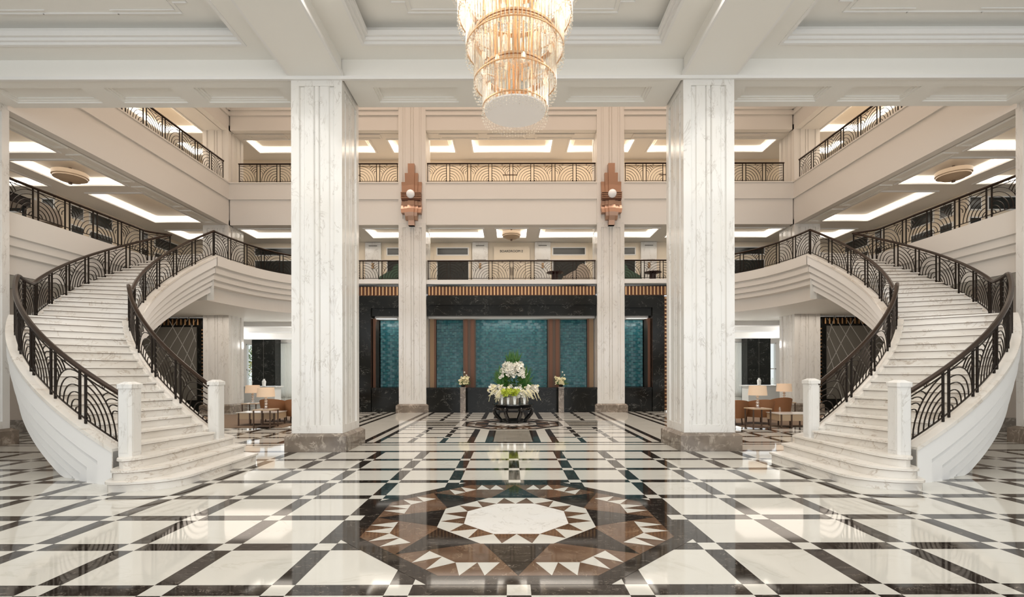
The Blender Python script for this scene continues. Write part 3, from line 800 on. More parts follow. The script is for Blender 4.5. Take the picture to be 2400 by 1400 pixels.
rail_thing('dark bronze fan-pattern railing of the top rear balcony, middle run between the sconce columns', straight(-3.6, 20.66, 3.6, 20.66, 9.80), 1, 0)
rail_thing('dark bronze fan-pattern railing of the rear mezzanine, middle run over the gold slats', straight(-3.6, 20.74, 3.6, 20.74, Z_L1), 1, 0)
for sx in (-1, 1):
    rail_thing('dark bronze railing of the top rear balcony, %s run between the two columns' % SIDE[sx], straight(-11.65, 20.66, -4.84, 20.66, 9.80), -sx, 1)
    rail_thing('dark bronze railing of the top gallery running along the %s side of the atrium' % SIDE[sx], straight(-12.12, 11.6, -12.12, 20.35, 9.80), -sx, 0)
    rail_thing('dark bronze railing along the %s side mezzanine, ending at the stair head' % SIDE[sx], [(-12.32, 11.6, Z_L1), (-12.32, 14, Z_L1), (-12.32, 16.3, Z_L1), (outer_top[0], outer_top[1], Z_L1)], -sx, 0)
    rail_thing('curving dark bronze mezzanine railing sweeping from the %s stair head to the sconce column' % SIDE[sx], [(x, y, Z_L1) for x, y in edge], -sx, 1)

# ================================================================== STAIRCASES
def staircase(sx):
    q = -sx
    t = thing('staircase', 'grand curved white marble staircase with bronze railings on the %s side of the hall' % SIDE[sx], 'staircase', (arc(RO, AO)[0]*q, 7.4, 0), 'the two grand staircases')
    # three flared bottom steps
    r = .147
    for k_, (xf, yn, ye) in enumerate(((-4.97, 6.88, 9.32), (-5.28, 6.98, 9.46), (-5.55, 7.09, 9.56))):
        z1 = r*(k_+1); m = MB(q)
        def outline(o):
            pts = [(-5.97-o, yn+.55)]
            cxx, cyy = -5.75, yn+.52
            for j in range(1, 13):
                a = PI+.1+(PI-.1)*j/12
                pts.append((cxx+(xf-cxx+o)*math.cos(a), cyy+(.52+o)*math.sin(a)) if math.cos(a) > 0 else (cxx+(.22+o)*math.cos(a), cyy+(.52+o)*math.sin(a)))
            pts += [(xf+o, ye+o), (-6.0, ye+.5), (-6.6, 9.6), (-6.1, 7.9)]
            return pts
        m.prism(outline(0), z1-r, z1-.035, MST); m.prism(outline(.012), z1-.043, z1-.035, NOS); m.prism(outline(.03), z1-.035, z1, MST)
        m.build('step', t)
    # radial steps
    r1, r2 = RI+.10, RO-.10
    def inv(z):       # angle where T reaches z
        if z <= 2.915: return .2385+(z-.612)*(AM-.2385)/(2.915-.612)
        return AL+(z-2.915)*(AE-AL)/(Z_L1-2.915)
    levels = []
    n1 = 16; lv = [.441+(2.915-.441)*(i+1)/n1 for i in range(n1)]    # 4th step ... landing
    for i in range(n1):
        a0 = inv(lv[i]) if lv[i] > .55 else .225
        a0 = .215+(AM-.215)*i/(n1-1)
        a1 = .215+(AM-.215)*(i+1)/(n1-1) if i < n1-1 else AL
        levels.append((lv[i], a0, a1, lv[0]-.441))
    n2 = 18; rr = (Z_L1-2.915)/n2
    for i in range(n2):
        levels.append((2.915+rr*(i+1), AL+(AE-AL)*i/(n2), AL+(AE-AL)*(i+1)/(n2), rr))
    for i, (z, a0, a1, rise) in enumerate(levels):
        m = MB(q); ns = 1 if a1-a0 < .06 else 4; ov = .006
        def wedge(b0, b1, z0, z1, mt=MST):
            for s_ in range(ns):
                c0 = b0+(b1-b0)*s_/ns; c1 = b0+(b1-b0)*(s_+1)/ns
                p = [arc(r2, c0), arc(r1, c0), arc(r1, c1), arc(r2, c1)]
                m.prism(p, z0, z1, mt)
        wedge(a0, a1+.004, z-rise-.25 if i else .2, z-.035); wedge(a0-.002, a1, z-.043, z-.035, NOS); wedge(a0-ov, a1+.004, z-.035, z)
        m.build('landing' if i == n1-1 else 'step', t, smooth=False)
    # curbs: marble strips carrying the railings, plaster sides stepping inwards below
    NA = 90
    def side(R, sg, a_start, nm):
        """sg=+1 outer side, -1 inner side"""
        As = [a_start+(AE-a_start)*i/NA for i in range(NA+1)]
        m = MB(q)
        fi, fo = R-sg*.12, R+sg*.135
        rows = []
        for a in As:
            z = T(a)+.0
            rows.append([(*arc(fi, a), max(z-.30, 0)), (*arc(fi, a), z), (*arc(fo, a), z), (*arc(fo, a), max(z-.06, 0))])
        for i in range(NA):
            for j in range(3):
                f_ = [rows[i][j], rows[i+1][j], rows[i+1][j+1], rows[i][j+1]]
                m.add(f_, [(3, 2, 1, 0) if sg > 0 else (0, 1, 2, 3)], MST)
        z = T(As[0]); m.add([(*arc(fi, As[0]), 0), (*arc(fi, As[0]), z), (*arc(fo, As[0]), z), (*arc(fo, As[0]), 0)], [(0, 1, 2, 3) if sg > 0 else (3, 2, 1, 0)], MST)
        m.build('curb', t)
        # plaster side
        m = MB(q)
        layers = [(.12, .34, .040), (.09, .58, .075), (.05, .80, .105), (.01, 1.0, .13), (-.03, 1.22, .15)] if sg > 0 else [(.12, .34, 0), (.06, .58, 0), (.0, .80, 0), (-.06, 1.0, 0), (-.14, 1.24, 0)]; DR = .09; GV = .08
        if sg < 0: layers = [(o, d, 0) for o, d, e in layers]
        A2 = sorted(set(As+[a_start+e+d for _, _, e in layers for d in (0, .0005)]))
        prev = None
        for li, (o, d, e) in enumerate(layers):
            Rr = R+sg*o; nxt = R+sg*(layers[li+1][0] if li+1 < len(layers) else -.9)
            up = layers[li-1][1]+DR if li else .06
            ue = layers[li-1][2] if li else -1
            for i in range(len(A2)-1):
                a, c = A2[i], A2[i+1]
                zt0, zt1 = (max(T(a)-up, 0) if (a >= a_start+ue) else 0), (max(T(c)-up, 0) if (a >= a_start+ue) else 0)
                full = a < a_start+e-1e-6
                zb0, zb1 = (0, 0) if full else (max(T(a)-d, 0), max(T(c)-d, 0))
                if li == 0: zt0, zt1 = T(a)-.05, T(c)-.05
                if zt0 > zb0 or zt1 > zb1:
                    f_ = [(*arc(Rr, a), zb0), (*arc(Rr, c), zb1), (*arc(Rr, c), max(zt1, zb1)), (*arc(Rr, a), max(zt0, zb0))]
                    m.add(f_, [(3, 2, 1, 0) if sg > 0 else (0, 1, 2, 3)], PLW)
                if not full and (zb0 > .001 or zb1 > .001):   # groove under the band, then back out to the next one
                    steps_ = [(Rr, 0), (nxt-sg*GV, .02), (nxt, DR)] if li < 4 else [(Rr, 0), (nxt, 0)]
                    for (ra, da), (rb, db) in zip(steps_, steps_[1:]):
                        f_ = [(*arc(ra, a), max(zb0-da, 0)), (*arc(ra, c), max(zb1-da, 0)), (*arc(rb, c), max(zb1-db, 0)), (*arc(rb, a), max(zb0-db, 0))]
                        m.add(f_, [(0, 1, 2, 3) if sg > 0 else (3, 2, 1, 0)], PLW)
            # jamb where this layer stops at the foot
            if e:
                a = a_start+e; nr = R+sg*(layers[li+1][0] if li+1 < len(layers) else -.9)
                zt = max(T(a)-d, 0)+.05
                m.add([(*arc(Rr, a), 0), (*arc(nr, a), 0), (*arc(nr, a), zt), (*arc(Rr, a), zt)], [(0, 1, 2, 3), (3, 2, 1, 0)][0:1], PLW)
        a = a_start; m.add([(*arc(R+sg*.12, a), 0), (*arc(R-sg*.12, a), 0), (*arc(R-sg*.12, a), T(a)-.04), (*arc(R+sg*.12, a), T(a)-.04)], [(3, 2, 1, 0)], PLW)
        m.build('plaster_side', t)
        rail = [(*arc(R, a), T(a)) for a in As]
        railing(t, rail, q, .80, .85, first=0 if sg > 0 else 1)
    side(RO, 1, .222, 'outer'); side(RI, -1, .245, 'inner')
    # newel posts
    for (x0, x1, y0, y1) in ((-5.985, -5.775, 7.27, 7.51), (-5.84, -5.633, 9.20, 9.44)):
        def oct_(e, c=.028): return [(x0-e+c, y0-e), (x1+e-c, y0-e), (x1+e, y0-e+c), (x1+e, y1+e-c), (x1+e-c, y1+e), (x0-e+c, y1+e), (x0-e, y1+e-c), (x0-e, y0-e+c)]
        m = MB(q); m.prism(oct_(0), .441, 1.49, MW)
        m.prism([(x0+.045, y0-.006), (x1-.045, y0-.006), (x1-.045, y0), (x0+.045, y0)], .50, 1.40, MW)
        m.prism([(x1, y0+.05), (x1+.006, y0+.05), (x1+.006, y1-.05), (x1, y1-.05)], .50, 1.40, MW)
        no = m.build('newel_post', t, smooth=False)
        m = MB(q); m.prism(oct_(.014), 1.47, 1.53, MW); m.prism(oct_(.014), 1.53, 1.57, MW, oct_(-.05)); m.build('cap', no, smooth=False)
    return t
for sx in (-1, 1): staircase(sx)

# ================================================================== SCONCES
def sconce(cx, label):
    y = 20.55; t = thing('wall_sconce', label, 'wall sconce', (cx, y, 7.9), 'copper wall sconces')
    def tier(hw, ztop, zbot, d0, nm):
        pts = []
        prof = [(ztop, .10), (9.6, .10), (9.25, .12), (9.05, .16), (8.75, .13), (8.60, .20), (8.42, .23), (8.28, .18), (8.10, .10), (7.9, .07)]
        m = MB(); zz = [p for p in prof if p[0] <= ztop and p[0] >= zbot]
        if zz[0][0] < ztop: zz.insert(0, (ztop, .10))
        zz.append((zbot, .08))
        def wdt(z): return hw*(1-.10*max(0, min(1, (ztop-z)/1.0))) if z > 9 else hw*(.90+.12*math.sin(max(0, min(1, (9-z)/.7))*PI))
        for i in range(len(zz)-1):
            (z0, p0), (z1, p1) = zz[i], zz[i+1]; p0 += d0; p1 += d0
            a0, a1 = wdt(z0), wdt(z1)
            m.add([(cx-a0, y-p0, z0), (cx+a0, y-p0, z0), (cx+a1, y-p1, z1), (cx-a1, y-p1, z1), (cx-a0, y+.02, z0), (cx+a0, y+.02, z0), (cx+a1, y+.02, z1), (cx-a1, y+.02, z1)],
                  [(3, 2, 1, 0), (0, 4, 7, 3), (2, 6, 5, 1), (4, 0, 1, 5), (7, 6, 2, 3)], COP)
        m.build(nm, t, smooth=False)
    tier(.43, 9.76, 8.41, 0, 'wing'); tier(.28, 10.12, 8.14, .05, 'fin'); tier(.14, 10.50, 7.90, .11, 'centre_blade')
    m = MB()
    for i in range(4): m.box(cx-.42, cx+.42, y-.27-.01*i, y, 9.02+i*.07, 9.06+i*.07, COP)
    m.box(cx-.39, cx+.39, y-.30, y, 8.93, 9.0, COPD); m.build('collar', t)
    m = MB(); m.sphere((cx, y-.34, 9.17), .175, GLOBE, 20); m.build('globe', t)
sconce(-4.22, 'stepped copper art deco sconce with opal globe on the left rear column')
sconce(4.22, 'stepped copper art deco sconce with opal globe on the right rear column')

# ================================================================== CHANDELIER
def chandelier():
    cx, cy = 0.0, 5.66
    t = thing('chandelier', 'huge tiered crystal and gold rod chandelier hanging over the front floor medallion', 'chandelier', (cx, cy, 4.5))
    tiers = [(.375, 4.74, 5.20), (.475, 5.03, 5.60), (.565, 5.42, 6.05), (.66, 5.82, 6.55), (.78, 6.3, 7.1), (.9, 6.85, 7.7)]
    prev = None
    for ti, (R, z0, z1) in enumerate(tiers):
        m = MB()
        for zz, rr in ((z1, .016), (z1-.03, .010), (z0+.05, .007)):
            m.tube([(cx+R*math.cos(a), cy+R*math.sin(a), zz) for a in [2*PI*i/40 for i in range(40)]], rr, GOLDC, 5, closed=True)
        for i in range(70):                               # gilded studs on the ring
            a = 2*PI*(i+.5)/70; m.sphere((cx+(R-.03)*math.cos(a), cy+(R-.03)*math.sin(a), z1-.02+(.03 if i % 2 else 0)), .010, GOLDC, 5)
        ring = m.build('tier_ring', t)
        n_ = int(2*PI*R/.045)
        rest = MB()
        for i in range(n_):
            a = 2*PI*i/n_; x, y = cx+R*math.cos(a), cy+R*math.sin(a)
            tgt = MB() if ti < 1 and False else rest
            dz = .03*math.sin(i*2.4)
            mt = CRYW if (i % 5 == 0 and ti > 0) else CRY
            tgt.tube([(x, y, z0+dz*.6+.03), (x, y, z1-.02)], .0085, mt, 5)
            tgt.sphere((x, y, z0+dz*.6+.005), .015, CRY, 6, .022)
        rest.build('crystal_rods', ring)['kind'] = 'stuff'
        # inner rods, gold and clear, seen through the outer skirt
        m = MB(); Ri_ = R*.62
        for i in range(int(2*PI*Ri_/.06)):
            a = 2*PI*i/int(2*PI*Ri_/.06); m.tube([(cx+Ri_*math.cos(a), cy+Ri_*math.sin(a), z0+.25), (cx+Ri_*math.cos(a), cy+Ri_*math.sin(a), z1+.15)], .008, GOLDC if i % 6 == 0 else CRYW, 5)
        m.build('inner_rods', ring)['kind'] = 'stuff'
        # drop beads under the skirt
        m = MB(); nb = int(2*PI*R/.035)
        for i in range(nb):
            a = 2*PI*(i+.5)/nb
            for j in range(3):
                m.sphere((cx+(R+.012*(j % 2))*math.cos(a), cy+(R+.012*(j % 2))*math.sin(a), z0-.015-.033*j-(.02 if i % 2 else 0)), .0095, CRY, 5)
        m.build('bead_fringe', ring)['kind'] = 'stuff'
        if ti:
            nb = 8
            for i in range(nb):
                a = 2*PI*(i+.3)/nb; m = MB(); m.sphere((cx+R*.78*math.cos(a), cy+R*.78*math.sin(a), z0+.14), .032, BULB, 8, .05); m.build('bulb', ring)
    m = MB(); m.lathe((cx, cy, 4.745), [(.355, 0), (.36, .012), (.0001, .012)], DISC, 40); m.build('glass_disc', t)
    m = MB(); m.tube([(cx, cy, 4.76), (cx, cy, 9.0)], .02, GOLDC, 8)
    for a in (0.4, 1.9, 3.3, 4.9): m.tube([(cx+.22*math.cos(a), cy+.22*math.sin(a), 4.76), (cx+.22*math.cos(a), cy+.22*math.sin(a), 7.9)], .012, GOLDC, 6)
    m.build('stem', t)
chandelier()
for z, e in ((5.35, 2), (6.0, 3), (6.8, 5)):
    l_ = bpy.data.lights.new('chandelier_lamp', 'POINT'); l_.energy = e; l_.color = (1, .88, .72); l_.shadow_soft_size = .15
    o = bpy.data.objects.new('chandelier_lamp', l_); C.objects.link(o); o.location = (0, 5.66, z)

# ================================================================== ROUND CEILING FIXTURES OF THE MEZZANINE
def disc_light(loc, R, label):
    t = thing('ceiling_lamp', label, 'ceiling lamp', (loc[0], loc[1], loc[2]), 'round ceiling lamps')
    m = MB(); m.lathe(loc, [(R, 0), (R, -.12*R/.45), (R*.93, -.14), (R*.93, -.18)], FIX, 28); m.build('rim', t)
    m = MB(); m.lathe(loc, [(.001, -.30), (R*.35, -.29), (R*.62, -.25), (R*.86, -.18)], FIX, 28); m.build('bowl', t)
    m = MB(); m.lathe(loc, [(.0005, -.36), (.05, -.35), (.05, -.29)], BRZ, 12); m.build('finial', t)
    m = MB(); m.lathe((loc[0], loc[1], loc[2]), [(.04, 0), (.04, .25)], BRZ, 8); m.build('stem', t)
disc_light((-13.88, 15.2, 8.0), .46, 'round ivory bowl ceiling lamp in a glowing cove over the left mezzanine')
disc_light((13.88, 15.2, 8.0), .46, 'round ivory bowl ceiling lamp in a glowing cove over the right mezzanine')
disc_light((0, 21.85, 8.0), .42, 'round ivory bowl ceiling lamp above the boardroom doors')

# ================================================================== FLOWER TABLE
def leaf_blade(m, base, tip, wd, mt, sag=0):
    b_, t_ = Vector(base), Vector(tip); d = t_-b_; n_ = d.cross(Vector((0, 1, .3)))
    if n_.length < 1e-4: n_ = Vector((1, 0, 0))
    n_ = n_.normalized()*wd; mid = b_+d*.5+Vector((0, 0, -sag))
    m.add([tuple(b_), tuple(mid-n_), tuple(t_), tuple(mid+n_)], [(0, 1, 2, 3)], mt)
def blossom(m, c, R, mt, rnd, n_=5):
    c = Vector(c); ax = Vector((rnd.uniform(-1, 1), rnd.uniform(-1.4, -.2), rnd.uniform(-.3, .9))).normalized()
    u = ax.cross(Vector((0, 0, 1))).normalized(); v = ax.cross(u)
    for k_ in range(n_):
        a = 2*PI*k_/n_+rnd.random(); d = u*math.cos(a)+v*math.sin(a); s_ = u*math.sin(a)-v*math.cos(a)
        m.add([tuple(c), tuple(c+d*R*.6+s_*R*.42+ax*R*.1), tuple(c+d*R+ax*R*.25), tuple(c+d*R*.6-s_*R*.42+ax*R*.1)], [(0, 1, 2, 3)], mt)
    m.sphere(tuple(c+ax*R*.12), R*.15, CORE, 5)
tx, ty = 0.03, 16.45
t = thing('flower_table', 'round black lacquer table with curved cabriole legs under the large flowers', 'table', (tx, ty, 0))
m = MB(); m.lathe((tx, ty, .58), [(.64, 0), (.70, .02), (.70, .045), (.68, .06)], BLK, 32); m.build('tabletop', t)
m = MB(); m.lathe((tx, ty, .44), [(.62, 0), (.66, .05), (.60, .14)], BLK, 32); m.build('apron', t)
for i in range(8):
    a = 2*PI*(i+.5)/8; m = MB()
    pr = [(.60, .56), (.68, .47), (.70, .40), (.66, .30), (.56, .19), (.47, .10), (.43, .05), (.46, .02), (.50, .0)]
    P_ = catmull([(p[0], p[1]) for p in pr], 3)
    m.tube([(tx+r_*math.cos(a), ty+r_*math.sin(a), max(z_, .018)) for r_, z_ in P_], .034, BLK, 8); m.sphere((tx+.48*math.cos(a), ty+.48*math.sin(a), .03), .03, BLK, 8); m.build('leg', t)
m = MB(); m.lathe((tx, ty, .06), [(.44, 0), (.46, .02), (.44, .04)], BLK, 24); m.build('shelf_ring', t)
vz = .64
for i, (dx, dy, R, h) in enumerate(((-.38, -.16, .13, .26), (-.17, -.34, .12, .22), (.05, -.38, .15, .27), (.38, -.2, .14, .26), (0, .15, .2, .3))):
    vl = ['leftmost', 'second from the left', 'middle', 'rightmost', 'rear, partly hidden'][i]
    m = MB(); m.lathe((tx+dx, ty+dy, vz), [(R, 0), (R, h), (R-.01, h), (R-.01, .01)], GLASS, 20)
    tag(m.build('glass_vase'), 'clear cylindrical glass vase on the black table, %s' % vl, 'vase', 'glass vases on the flower table')
rnd = random.Random(3)
ft = thing('flower_arrangement', 'tall pyramid of white orchids, lilies and palm leaves on the black round table', 'flowers', (tx, ty, vz))
m = MB()
for i in range(90):                                       # top palm fan
    a = rnd.uniform(-.75, .75); L_ = rnd.uniform(.35, .62)*(1-.25*abs(a)); y_ = ty+rnd.uniform(-.1, .1)
    b0 = (tx+rnd.uniform(-.15, .15), y_, 1.98+rnd.uniform(-.15, 0)); leaf_blade(m, b0, (b0[0]+L_*math.sin(a)*.7, y_+rnd.uniform(-.1, .1), b0[2]+L_*math.cos(a)), .019, LEAF if i % 3 else LEAF2)
for sg in (-1, 1):
    for i in range(90):                                   # side palm fans
        a = rnd.uniform(-.2, 1.3); L_ = rnd.uniform(.35, .62); y_ = ty+rnd.uniform(-.15, .1)
        b0 = (tx+sg*rnd.uniform(.3, .45), y_, 1.28+rnd.uniform(-.1, .15)); leaf_blade(m, b0, (b0[0]+sg*L_*math.sin(a)*.55, y_+rnd.uniform(-.15, .1), b0[2]+L_*math.cos(a)), .019, LEAF if i % 3 else LEAF2)
for i in range(500):                                      # leafy core
    h = rnd.uniform(0, 1); R = .50-.33*h; a = rnd.uniform(0, 2*PI); z_ = .95+1.15*h
    b0 = (tx+R*.6*math.cos(a), ty+R*.6*math.sin(a), z_); leaf_blade(m, b0, (tx+(R+.12)*math.cos(a), ty+(R+.12)*math.sin(a), z_+rnd.uniform(-.16, .12)), .028, LEAF if rnd.random() < .6 else LEAF2)
m.build('foliage', ft)['kind'] = 'stuff'
m = MB()
for i in range(260):                                      # top dome of white blooms
    a = rnd.uniform(0, 2*PI); h = rnd.random(); R = .26+.22*(1-h)+rnd.uniform(-.05, .05); blossom(m, (tx+R*math.cos(a), ty+R*math.sin(a)*.8, 1.52+.50*h), rnd.uniform(.045, .085), PETAL, rnd)
for i in range(60): blossom(m, (tx+rnd.uniform(-.1, .32), ty-.33+rnd.uniform(-.05, .05), 1.70+rnd.uniform(-.08, .28)), rnd.uniform(.05, .085), PETAL, rnd)
for i in range(230):                                      # lower ring of blooms
    a = rnd.uniform(0, 2*PI); R = .62+rnd.uniform(-.16, .12); blossom(m, (tx+R*math.cos(a)*1.15, ty+R*math.sin(a)*.8, 1.12+rnd.uniform(-.16, .14)), rnd.uniform(.04, .08), PETAL if rnd.random() < .75 else CRMP, rnd)
for i in range(120): blossom(m, (tx+rnd.choice((-.42, .12, .45))+rnd.uniform(-.15, .15), ty-.48, .98+rnd.uniform(-.1, .12)), rnd.uniform(.04, .07), PETAL, rnd)
m.build('white_blossoms', ft)['kind'] = 'stuff'
m = MB()
for i in range(60): blossom(m, (tx-.12+rnd.uniform(-.25, .3), ty-.55+rnd.uniform(-.05, .05), 1.04+rnd.uniform(-.1, .1)), rnd.uniform(.05, .08), LIME, rnd)
m.build('lime_blossoms', ft)['kind'] = 'stuff'
m = MB()
for i in range(26):
    sg = 1 if rnd.random() < .7 else -1; x_ = tx+sg*rnd.uniform(.2, .7); z_ = 1.12
    m.tube([(x_, ty-.5, z_), (x_+sg*.1, ty-.58, z_-.1), (x_+sg*rnd.uniform(.12, .28), ty-.6, z_-rnd.uniform(.2, .42))], .006, CRMP, 4)
m.build('trailing_stems', ft)['kind'] = 'stuff'
# tall stone pedestals with small bouquets
for sx, lb in ((-1, 'left'), (1, 'right')):
    x = -2.03 if sx < 0 else 2.05; y = 20.15
    m = MB(); m.box(x-.11, x+.11, y-.11, y+.11, 0, 1.05, MPL); m.box(x-.13, x+.13, y-.13, y+.13, 1.05, 1.09, MPL)
    tag(m.build('pedestal'), 'slim brown stone pedestal standing %s of the flower table' % lb, 'pedestal', 'stone pedestals')
    bt = thing('small_bouquet', 'small spray of cream flowers on the slim pedestal to the %s of the flower table' % lb, 'flowers', (x, y, 1.09), 'pedestal bouquets')
    m = MB(); m.lathe((x, y, 1.09), [(.06, 0), (.10, .06), (.08, .09)], BLK, 12); m.build('bowl', bt)
    m = MB()
    for i in range(70):
        a = rnd.uniform(0, 2*PI); e = rnd.uniform(.1, 1.2); L_ = rnd.uniform(.2, .42); leaf_blade(m, (x, y, 1.16), (x+L_*math.cos(a)*math.cos(e), y+L_*math.sin(a)*math.cos(e)*.5, 1.16+L_*math.sin(e)), .012, LEAF2 if i % 2 else LEAF)
    m.build('foliage', bt)['kind'] = 'stuff'
    m = MB()
    for i in range(70): blossom(m, (x-.05*sx+rnd.uniform(-.2, .2), y-.08+rnd.uniform(-.08, .08), 1.30+rnd.uniform(-.1, .2)), rnd.uniform(.03, .07), CRMP, rnd)
    for q_ in ((.06, 1.70), (.14, 1.58)): m.sphere((x+q_[0], y, q_[1]), .035, PETAL, 8); m.tube([(x+q_[0]*.5, y, 1.3), (x+q_[0], y, q_[1])], .006, LEAF, 4)
    m.build('cream_blossoms', bt)['kind'] = 'stuff'

# ================================================================== MEZZANINE FURNITURE
def pedestal_table(x, y, z, R, label):
    t = thing('side_table', label, 'table', (x, y, z), 'round mezzanine tables')
    m = MB(); m.lathe((x, y, z+.42), [(.001, 0), (R*.5, .01), (R, .05), (R, .08), (.001, .08)], MAR, 24); m.build('tabletop', t)
    m = MB(); m.lathe((x, y, z), [(R*.38, 0), (R*.38, .42)], MAR, 16); m.build('base', t)
def shell_chair(x, y, z, mt, label, flip=1):
    t = thing('shell_chair', label, 'armchair', (x, y, z), 'shell-back mezzanine chairs')
    m = MB(flip); X = x*flip
    m.xprism([(X-.62, z+.12), (X+.62, z+.12), (X+.62, z+.60), (X+.46, z+.86), (X+.30, z+.95), (X+.12, z+.86), (X+.02, z+.66), (X-.22, z+.55), (X-.44, z+.42), (X-.52, z+.38)], y-.1, y+.12, mt)
    m.build('backrest', t)
    m = MB(flip); m.box(X-.55, X+.6, y+.12, y+.75, z+.14, z+.42, mt); m.build('seat', t)
    for dx in (-.5, .5):
        for dy in (0, .65): m = MB(flip); m.box(X+dx-.025, X+dx+.025, y+dy-.025, y+dy+.025, z, z+.14, BRZ); m.build('leg', t)
kk = 21.6/1133
pedestal_table((1301-1196)*kk-.06, 21.6, Z_L1, .38, 'dark round pedestal table on the mezzanine beside the beige shell chair')
pedestal_table((1530-1196)*kk-.06, 21.6, Z_L1, .38, 'dark round pedestal table on the mezzanine beside the right green shell chair')
shell_chair((1352-1196)*kk-.06, 21.9, Z_L1, BGF, 'beige shell-backed chair behind the middle mezzanine railing')
shell_chair((1478-1196)*kk-.06, 21.9, Z_L1, GRN, 'green shell-backed chair on the mezzanine right of the right sconce column', -1)
shell_chair((915-1196)*kk-.06, 21.9, Z_L1, GRN, 'green shell-backed chair on the mezzanine left of the left sconce column')
def tub_chair(x, y, z, rz, mt, label, grp, leg=BRZ, R=.40):
    t = thing('tub_chair', label, 'armchair', (0, 0, 0), grp)
    m = MB(); N_ = 20; rows = []
    for i in range(N_+1):
        a = -.15*PI+1.3*PI*i/N_; h = .42+.38*max(0, math.sin((a+.15*PI)/1.3))**.7; rows.append((a, h))
    for (r0, r1) in ((R, R-.05),):
        vs = []
        for a, h in rows:
            c_, s_ = math.cos(a), math.sin(a)
            vs += [(r0*c_*.9, r0*s_*.9, .22), (r0*c_*1.05, r0*s_*1.05, h), (r1*c_*1.05, r1*s_*1.05, h), (r1*c_*.9, r1*s_*.9, .22)]
        fs = []
        for i in range(N_):
            for j in range(4): j2 = (j+1) % 4; fs.append((i*4+j, (i+1)*4+j, (i+1)*4+j2, i*4+j2))
        fs += [(0, 1, 2, 3), (N_*4+3, N_*4+2, N_*4+1, N_*4)]
        m.add(vs, fs, mt)
    m.build('backrest', t)
    m = MB(); m.lathe((0, 0, .22), [(R*.85, 0), (R*.88, .12), (R*.84, .2), (.001, .22)], mt, 20); m.build('seat', t)
    for a in (PI/4, 3*PI/4, 5*PI/4, 7*PI/4): m = MB(); m.tube([(R*.7*math.cos(a), R*.7*math.sin(a), 0), (R*.66*math.cos(a), R*.66*math.sin(a), .23)], .018, leg, 6); m.build('leg', t)
    t.location = (x, y, z); t.rotation_euler = (0, 0, rz)
    return t
for sx in (-1,):
    xx = sx*13.3
    tub_chair(sx*13.1, 13.6, Z_L1, PI+.4*sx, BGF, 'upholstered tub chair behind the %s side mezzanine railing, near the black console' % SIDE[sx], None)
    m = MB(sx); X0 = -14.4
    t = thing('console_table', 'black console table behind the %s side mezzanine railing, nearest the camera' % SIDE[sx], 'table', (sx*13.6, 12.6, Z_L1))
    m = MB(-sx); m.box(-14.2, -12.75, 12.2, 12.8, Z_L1+.42, Z_L1+.66, BLK); m.build('body', t)
    for a in (-14.1, -12.85):
        for c_ in (12.27, 12.73): m = MB(-sx); m.box(a-.03, a+.03, c_-.03, c_+.03, Z_L1, Z_L1+.42, BLK); m.build('leg', t)

# ================================================================== LOUNGE FURNITURE
def coffee_table(cx, cy, wd, dp, label, h=.40):
    t = thing('coffee_table', label, 'table', (cx, cy, 0), 'lounge coffee tables')
    m = MB(); m.box(cx-wd/2, cx+wd/2, cy-dp/2, cy+dp/2, h-.2, h, BEIGE); m.build('top_block', t)
    m = MB(); m.box(cx-wd/2-.02, cx+wd/2+.02, cy-dp/2-.02, cy+dp/2+.02, h, h+.015, MW); m.build('stone_top', t)
    for dx in (-wd/2+.06, -wd/6, wd/6, wd/2-.06):
        for dy in (-dp/2-.01, dp/2+.01): m = MB(); m.box(cx+dx-.018, cx+dx+.018, cy+dy-.015, cy+dy+.015, 0, h-.01, BRZ); m.build('leg', t)
def side_table(cx, cy, label, h=.55):
    t = thing('side_table', label, 'table', (cx, cy, 0), 'lounge side tables')
    m = MB(); m.box(cx-.28, cx+.28, cy-.28, cy+.28, h-.03, h, BEIGE); m.build('tabletop', t)
    for dx in (-.25, .25):
        for dy in (-.25, .25): m = MB(); m.box(cx+dx-.016, cx+dx+.016, cy+dy-.016, cy+dy+.016, 0, h-.03, BRZ); m.build('leg', t)
    m = MB(); m.box(cx-.25, cx+.25, cy-.25, cy+.25, .05, .07, BRZ); m.build('lower_shelf', t)
def table_lamp(cx, cy, z, label, sc=1):
    t = thing('table_lamp', label, 'lamp', (cx, cy, z), 'lounge table lamps')
    m = MB(); m.lathe((cx, cy, z), [(.09*sc, 0), (.09*sc, .02)], CHROME, 16); m.build('base', t)
    m = MB()
    for i in range(4): m.sphere((cx, cy, z+(.07+.085*i)*sc), .048*sc, CHROME, 12, .042*sc)
    m.build('crystal_stem', t)
    m = MB(); m.lathe((cx, cy, z+.38*sc), [(.26*sc, 0), (.235*sc, .28*sc), (.225*sc, .28*sc), (.25*sc, 0.005)], SHADE, 24); m.build('lamp_shade', t)
for sx in (-1, 1):
    m = MB(-sx); m.box(-12.0, -7.1, 14.9, 19.6, .0, .015, RUG)
    tag(m.build('rug'), 'brown lounge rug under the armchairs on the %s side' % SIDE[sx], 'rug')
m = None
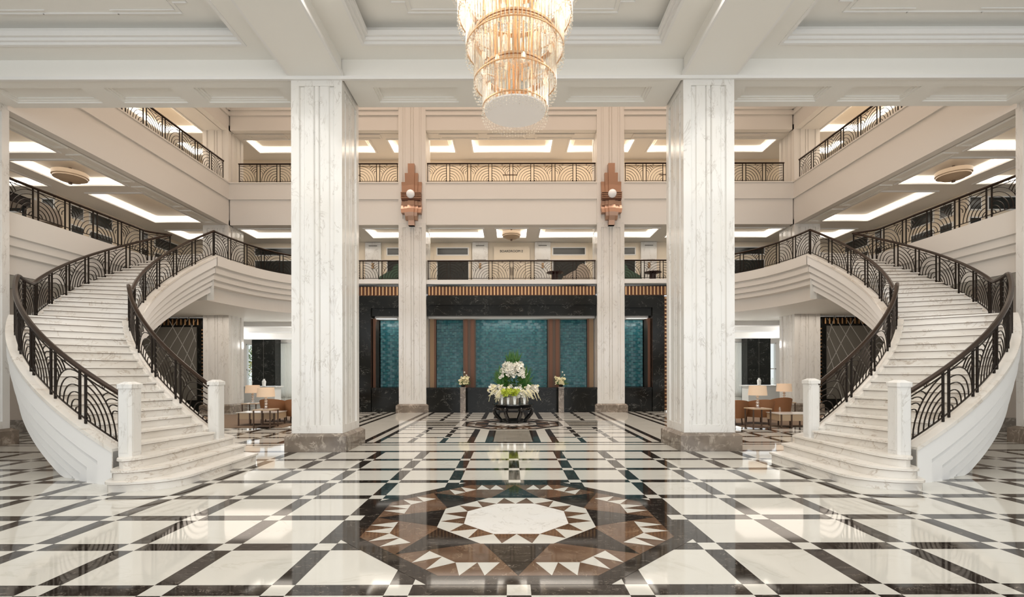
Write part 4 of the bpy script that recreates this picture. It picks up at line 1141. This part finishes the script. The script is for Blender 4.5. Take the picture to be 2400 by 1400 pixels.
# left lounge (pixel -> position worked out on the floor plan)
coffee_table(-8.15, 15.75, 1.25, .7, 'beige coffee table with bronze legs left of the front left column', .42)
side_table(-7.62, 14.95, 'bronze-legged side table holding the nearer lamp, left lounge', .58)
table_lamp(-7.62, 14.95, .58, 'table lamp with linen shade and crystal stem on the left lounge side table')
tub_chair(-8.25, 16.9, .015, PI, LEATH, 'tan leather tub chair behind the beige coffee table, left lounge', 'lounge tub chairs', R=.5)
tub_chair(-7.25, 16.6, .015, PI, LEATH, 'tan leather tub chair half hidden by the front left column', 'lounge tub chairs', R=.5)
side_table(-9.6, 17.9, 'side table holding the farther lamp, left lounge', .58)
table_lamp(-9.6, 17.9, .58, 'table lamp with linen shade farther back beside the beige corner column, left lounge')
# right lounge
side_table(7.30, 14.4, 'bronze-legged side table holding the nearer lamp, right lounge', .62)
table_lamp(7.30, 14.4, .62, 'table lamp with glowing linen shade on the right lounge side table', 1.0)
tub_chair(7.05, 15.6, .015, PI, LEATH, 'tan leather tub chair half hidden by the front right column', 'lounge tub chairs', R=.5)
tub_chair(8.05, 15.9, .015, PI, LEATH, 'tan leather tub chair between lamp and coffee table, right lounge', 'lounge tub chairs', R=.5)
coffee_table(8.55, 14.85, 1.1, .7, 'beige coffee table with bronze legs in the right lounge', .42)
side_table(9.9, 17.6, 'side table holding the farther lamp, right lounge', .6)
table_lamp(9.9, 17.6, .6, 'table lamp with linen shade farther back beside the corner column, right lounge')
tub_chair(9.35, 17.0, .015, PI, LEATH, 'tan leather tub chair at the far side of the right lounge', 'lounge tub chairs', R=.42)
m = MB(); m.lathe((8.35, 15.1, .435), [(.03, 0), (.04, .1), (.02, .16)], GLASS, 12)
tag(m.build('glass_vase'), 'small glass vase on the right lounge coffee table', 'vase')
for sx in (-1, 1):
    t = thing('buffet_counter', 'white buffet counter at the back of the %s lounge' % SIDE[sx], 'counter', (sx*13.6, 25.2, 0))
    m = MB(-sx); m.box(-14.8, -12.2, 24.9, 25.6, 0, .95, WHITE); m.build('body', t)
    m = MB(-sx); m.box(-14.9, -12.1, 24.8, 25.7, .95, 1.0, MW); m.build('worktop', t)
    for i, x in enumerate((-14.3, -13.6, -12.9)):
        m = MB(-sx); m.lathe((x, 25.2, 1.0), [(.08, 0), (.10, .25), (.05, .32), (.05, .38)], GLASS if i % 2 else WHITE, 14)
        tag(m.build('jar'), '%s jar on the white counter of the %s lounge, %s' % ('glass' if i % 2 else 'white', SIDE[sx], ['outermost', 'middle', 'innermost'][i]), 'jar', 'jars on the lounge counters')
# greenery outside the left lounge window
rn = random.Random(9)
tt = thing('garden_tree', 'leafy green and yellow tree seen through the left lounge window', 'tree', (-19.5, 37.5, 0))
m = MB(); m.tube([(-19.5, 37.5, 0), (-19.4, 37.5, 1.4), (-19.6, 37.4, 2.6)], .1, TAN, 8); m.build('trunk', tt)
YEL = mat('yellow_leaf', (.55, .50, .12), .6)
m = MB()
for i in range(900):
    v = Vector((rn.gauss(0, 1), rn.gauss(0, 1), rn.gauss(0, 1))).normalized()*rn.uniform(.5, 1.6); c_ = Vector((-19.5, 37.5, 2.6))+v
    d = Vector((rn.uniform(-1, 1), rn.uniform(-1, 1), rn.uniform(-1, 1))).normalized()*.16
    leaf_blade(m, tuple(c_), tuple(c_+d), .05, LEAF2 if i % 3 else YEL)
m.build('foliage', tt)['kind'] = 'stuff'
for o in bpy.data.objects:
    if '_w' in o: del o['_w']
